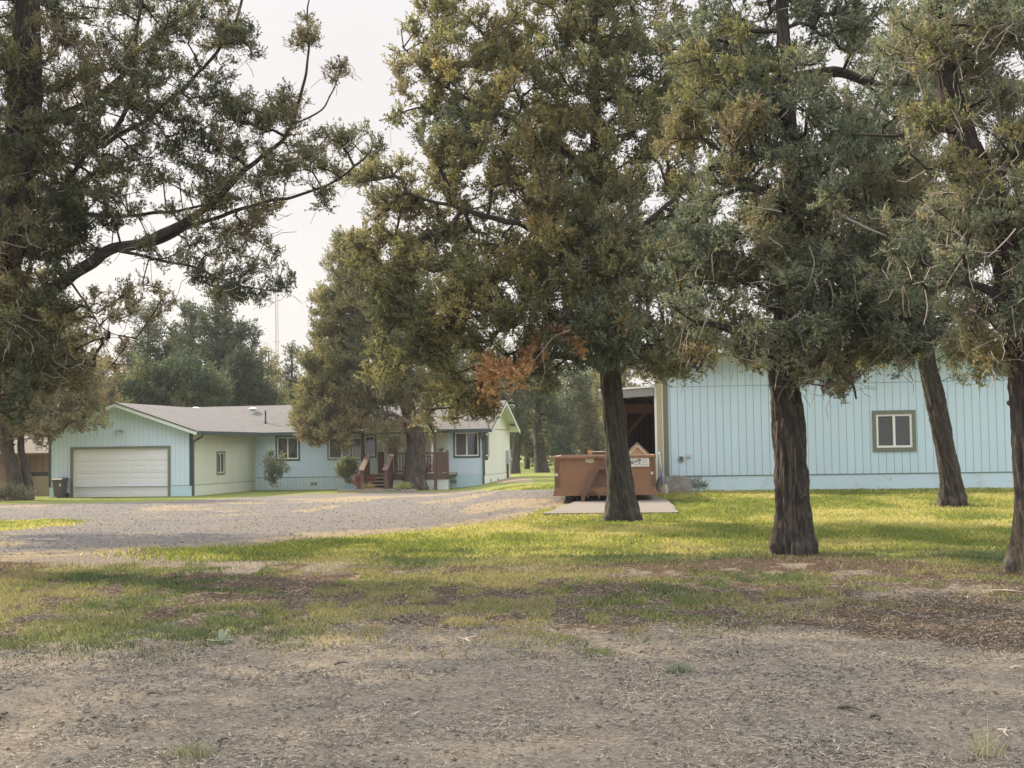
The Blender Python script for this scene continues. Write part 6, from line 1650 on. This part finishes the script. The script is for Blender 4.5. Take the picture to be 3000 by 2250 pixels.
# --- leaning juniper near the shed
bF = G(2800, 1484)
YF = bF.y
tF = [(bF, .24)] + TP([(2790, 1420, .22), (2770, 1320, .20), (2745, 1200, .19), (2718, 1070, .18), (2700, 950, .18), (2685, 700, .14), (2670, 400, .1), (2650, 100, .05)], YF)
sF = dict(ns=7, nl=14, L=.18, lw=.032, spread=.14, K=30)
juniper('juniper_tree', 'juniper leaning to the left beside the shed window, close to the blue wall', tF,
        [TP([(2700, 960, .09), (2800, 930, .07), (2900, 970, .05), (2960, 1030, .03)], YF - .4), TP([(2700, 900, .08), (2600, 860, .05), (2520, 900, .03)], YF)],
        [dict(blobs=[(2700, 900, YF, 190, 110, 1.6, 1.5), (2620, 620, YF, 230, 200, 1.8, 1.2), (2760, 620, YF, 200, 170, 1.6, 1.4), (2600, 250, YF, 230, 180, 1.8, .8), (2750, 300, YF, 200, 150, 1.6, .9), (2700, 20, YF, 260, 140, 1.8, 1.0)], pal=GREY, carve=.40, cf=1.0, **sF),
         dict(blobs=[(2880, 1000, YF - .3, 90, 70, .8, 1.7), (2940, 1060, YF - .3, 80, 45, .6, 1.6), (2800, 1010, YF, 80, 40, .6, 1.3), (2803, 1120, YF - 1, 18, 22, .2, 2.4), (2850, 1100, YF, 45, 24, .4, .8), (2620, 1010, YF, 90, 40, .8, 1.2), (2560, 1045, YF, 110, 30, .8, 1.4), (2800, 1060, YF, 60, 25, .6, 1.2)], pal=GOLD + GREY[2:4] * 2, carve=.36, cf=1.2, **sF)],
        106, bark=M_BARK, group='junipers in the yard', dead=1200, flare=.3, ridge=.09)

# --- right edge juniper
bG = G(3025, 1680)
YG = bG.y
tG = [(bG, .20)] + TP([(3024, 1560, .185), (3016, 1400, .17), (3008, 1250, .165), (2998, 1080, .165), (2985, 930, .18), (2950, 720, .18), (2895, 560, .15), (2830, 420, .145), (2785, 280, .13), (2755, 130, .10), (2735, 0, .08), (2720, -250, .06)], YG)
sG = dict(ns=7, nl=20, L=.135, lw=.0185, spread=.095, K=56)
juniper('juniper_tree', 'juniper at the right edge whose trunk curves up to the left through grey green foliage', tG,
        [TP([(2985, 930, .06), (2900, 850, .045), (2820, 830, .03)], YG - .3), TP([(2900, 560, .06), (2980, 450, .045), (3050, 330, .03)], YG), TP([(2800, 385, .035), (2700, 372, .026), (2600, 395, .018), (2500, 402, .01)], YG - .3),
         TP([(2960, 760, .05), (3040, 700, .04), (3100, 600, .03)], YG), TP([(2990, 1000, .05), (2930, 960, .04), (2880, 880, .02)], YG - .2)],
        [dict(blobs=[(2930, 830, YG, 150, 130, 1.1, 1.8), (2890, 640, YG - .3, 170, 130, 1.1, 1.8), (2940, 330, YG, 120, 190, 1.1, 1.6), (2760, 720, YG, 150, 130, 1.1, 1.4), (2850, 60, YG, 160, 140, 1.2, 1.7), (3080, 600, YG, 120, 300, 1.2, 1.2),
                     (2960, 960, YG, 100, 80, .9, 1.7), (2690, 120, YG + .5, 130, 150, 1.2, 1.1), (2985, 200, YG, 70, 120, .8, 1.6), (2960, 60, YG, 90, 90, .8, 1.5), (2900, -180, YG, 300, 160, 1.6, 1.3), (2640, 400, YG, 90, 90, .8, .9), (2860, 950, YG, 100, 70, .8, 1.4)], pal=GREY, carve=.38, cf=1.6, **sG),
         dict(blobs=[(2790, 330, YG - .6, 60, 40, .3, 1.2), (2850, 500, YG - .6, 80, 60, .3, 1.5), (2740, 170, YG - .6, 60, 60, .3, 1.4), (2980, 400, YG - .6, 60, 80, .4, 1.6), (2975, 510, YG - .6, 50, 50, .4, 1.4), (2700, 330, YG - .5, 70, 60, .4, 1.3), (2960, 1040, YG - .2, 70, 40, .5, 1.3)], pal=OLIVE, carve=.36, cf=1.6, **sG)],
        107, bark=M_BARK, group='junipers in the yard', dead=2200, flare=.4, ridge=.10, tstep=.04, tip=.007,
        pale=[TP([(2975, 670, .014), (2930, 720, .012), (2890, 760, .008)], YG - 1.2), TP([(2905, 380, .012), (2895, 430, .011), (2865, 465, .008)], YG - 1.1), TP([(2710, 850, .011), (2716, 900, .010), (2705, 950, .006)], YG - .6), TP([(2820, 760, .009), (2790, 800, .007), (2770, 830, .004)], YG - 1)])

# --- background trees
def bgtree(name, label, base_px, Y, crown, pal, seed, r0=.25, group=None, K=15, L=.36, lw=.075, ns=6, nl=9, spread=.27, carve=.42, cf=.8, toppx=None):
    z0 = float(terr(P(base_px, 1380, Y).x, Y))
    b = P(base_px, 1380, Y); b.z = z0
    top = min(c[1] - c[4 - 0] if False else c[1] for c in crown)
    tp = toppx or (base_px, top)
    a = P(tp[0], tp[1], Y)
    mid = b.lerp(a, .5) + Vector(((random.random() - .5) * .5, 0, 0))
    juniper(name, label, [(b, r0), (b.lerp(mid, .5), r0 * .85), (mid, r0 * .6), (a, r0 * .15)], None,
            [dict(blobs=[(c[0], c[1], Y, c[2], c[3], c[4], c[5]) for c in crown], pal=pal, K=K, ns=ns, nl=nl, L=L, lw=lw, spread=spread, carve=carve, cf=cf)],
            seed, bark=M_BARKG, group=group, seg=12, flare=.2, tstep=.4, tip=.018, twk=4)
random.seed(5)
GB = 'trees behind the house'
bgtree('pine_tree', 'open branched pine with a bare grey trunk rising above the garage roof', 435, 84, [(430, 930, 50, 50, 1.6, 1.2), (400, 1000, 80, 50, 2, 1.1), (480, 1010, 60, 60, 2, 1.0), (420, 1080, 100, 60, 2.4, 1.2)], FARG, 201, .35, GB, K=13, carve=.47)
bgtree('pine_tree', 'round topped dark pine just right of the open branched pine above the house roof', 560, 88, [(555, 930, 40, 40, 1.5, 1.6), (530, 990, 70, 50, 2, 1.6), (590, 1010, 60, 60, 2, 1.4), (550, 1080, 90, 60, 2.4, 1.6)], FARG, 202, .35, GB)
bgtree('pine_tree', 'tallest pointed pine behind the ridge of the blue house', 660, 86, [(655, 880, 32, 50, 1.2, 1.8), (640, 950, 55, 50, 1.8, 1.8), (690, 990, 60, 60, 2, 1.6), (650, 1060, 90, 60, 2.2, 1.8), (720, 1080, 60, 60, 2, 1.6), (690, 1150, 100, 60, 2.5, 2.0)], FARG, 203, .4, GB)
bgtree('deciduous_tree', 'leafy round green tree directly behind the garage ridge', 400, 74, [(400, 1130, 90, 70, 2.0, 2.2), (350, 1160, 60, 60, 1.8, 2.0), (460, 1140, 80, 70, 2.0, 2.2), (420, 1200, 130, 50, 2.2, 2.2)], FARDEC, 204, .25, GB, K=18)
bgtree('deciduous_tree', 'broad yellowish green tree behind the middle of the house roof', 560, 75, [(540, 1110, 80, 60, 1.8, 2.0), (600, 1140, 80, 70, 2.0, 2.2), (560, 1190, 120, 60, 2.2, 2.2), (500, 1080, 40, 40, 1.2, 1.6)], FARDEC, 205, .25, GB, K=18)
bgtree('spruce_tree', 'very dark dense conifer behind the house left of the radio mast', 710, 78, [(705, 1080, 40, 50, 1.2, 2.0), (720, 1150, 60, 60, 1.6, 2.6), (700, 1200, 70, 50, 1.8, 2.6), (770, 1190, 40, 60, 1.2, 2.4)], FARG[:2] * 2, 206, .3, GB, K=20, carve=.36)
bgtree('juniper_tree', 'thin pointed juniper immediately left of the radio mast', 788, 92, [(780, 1040, 14, 40, .8, 1.5), (785, 1100, 26, 50, 1.2, 1.6), (790, 1160, 34, 50, 1.5, 1.8), (800, 1200, 40, 30, 1.5, 1.8)], OLIVE, 207, .25, GB)
bgtree('juniper_tree', 'sparse hazy juniper immediately right of the radio mast', 855, 96, [(857, 1020, 14, 40, .8, 1.3), (850, 1090, 28, 50, 1.2, 1.4), (860, 1150, 40, 50, 1.6, 1.6), (850, 1195, 60, 30, 1.6, 1.8)], FARG, 208, .25, GB)
bgtree('juniper_tree', 'brownish juniper behind the left slope of the garage roof', 290, 70, [(290, 1130, 60, 90, 1.8, 1.6), (250, 1180, 60, 60, 1.6, 1.6), (320, 1200, 60, 50, 1.6, 1.6)], BROWNG, 209, .25, GB)
bgtree('pine_tree', 'tall shaggy pine behind the left end of the garage', 180, 80, [(180, 980, 70, 90, 2, 1.4), (120, 1080, 90, 80, 2, 1.4), (210, 1090, 80, 80, 2, 1.4), (60, 1150, 120, 90, 2, 1.4)], BROWNG, 210, .35, GB)
GW = 'woodland trees between house and skip'
ws = [('dark trunked pine nearest the end wall of the house in the woodland', 1508, 82, .30, [(1500, 1210, 60, 60, 2, 1.6), (1480, 1120, 70, 60, 2, 1.6), (1520, 1290, 36, 40, 1.4, 1.0)]),
      ('straight dark pine standing alone midway between the house and the skip', 1585, 84, .42, [(1585, 1190, 60, 70, 2, 1.7), (1560, 1090, 70, 70, 2, 1.6), (1620, 1260, 60, 50, 2, 1.2)]),
      ('feathery pale woodland tree behind the left rim of the skip', 1660, 96, .25, [(1660, 1230, 60, 90, 2.4, 1.6), (1690, 1130, 60, 70, 2.2, 1.2), (1640, 1310, 50, 40, 2, 1.6)]),
      ('hazy woodland tree behind the trunk of the centre juniper', 1740, 98, .28, [(1740, 1220, 60, 110, 2.4, 1.8), (1720, 1110, 50, 60, 2.2, 1.0), (1750, 1310, 60, 50, 2.2, 1.8)]),
      ('leaning woodland tree far behind the gable end wall', 1460, 104, .3, [(1440, 1150, 80, 80, 2.4, 1.8), (1470, 1060, 60, 60, 2.2, 1.4), (1500, 1260, 60, 60, 2, 1.8)]),
      ('low bushy tree in the gap right of the house', 1545, 108, .2, [(1545, 1290, 50, 50, 2, 2.0), (1530, 1330, 50, 30, 2, 2.0), (1600, 1320, 60, 40, 2, 2.0)]),
      ('tall woodland tree behind the right part of the house roof', 1330, 100, .35, [(1330, 1080, 90, 110, 2.6, 1.6), (1280, 1170, 90, 60, 2.4, 1.8), (1380, 1180, 80, 60, 2.4, 1.8)]),
      ('woodland tree behind the left rear of the shed', 1830, 92, .3, [(1810, 1130, 70, 90, 2.4, 1.6), (1830, 1230, 70, 90, 2.4, 1.8), (1800, 1040, 60, 60, 2, 1.0)])]
for i, (lb, bx, Y, r0, cr) in enumerate(ws):
    bgtree('woodland_tree', lb, bx, Y, cr, [FARG, OLIVE, FARDEC, OLIVE][i % 4] if i not in (1,) else FARG, 220 + i, r0, GW, K=14, carve=.40)

# far woodland that reads as one mass
r = np.random.default_rng(88)
n = 5200
X = (r.random(n) * 2 - 1) * 95; Y = 118 + r.random(n) * 45
hm = 4.2 + 5.0 * vnoise(X * .13, Y * .1, 0, 7) + 2 * vnoise(X * .5, Y * .2, 0, 8)
Z = -.2 + hm * r.random(n) ** .8
v, f, c = leaves_mesh(np.stack([X, Y, Z], 1), np.tile([0, 0, 1.0], (n, 1)), r, 7, 7, 1.1, .26, 1.0, FARG + OLIVE[2:4], None, 5)
o = npmesh('far_woodland', v, f, M_LEAF, col=c)
tag(o, 'hazy far off belt of trees closing the view behind house and shed', 'woodland', kind='stuff')

# ------------------------------------------------------------------ smoke haze in the air
mb = MB(); mb.box(-505, -45, -2.2, 505, 505, 62)
HZ = bpy.data.materials.new('haze'); HZ.use_nodes = True
nt = HZ.node_tree; nt.nodes.clear(); n = N(nt)
pv = n('VolumePrincipled', {'Color': (0.90, 0.92, 0.96, 1), 'Density': 0.00035, 'Anisotropy': 0.0})
om = n('OutputMaterial'); nt.links.new(pv.outputs[0], om.inputs['Volume'])
o = mb.build('haze', HZ); tag(o, kind='stuff')
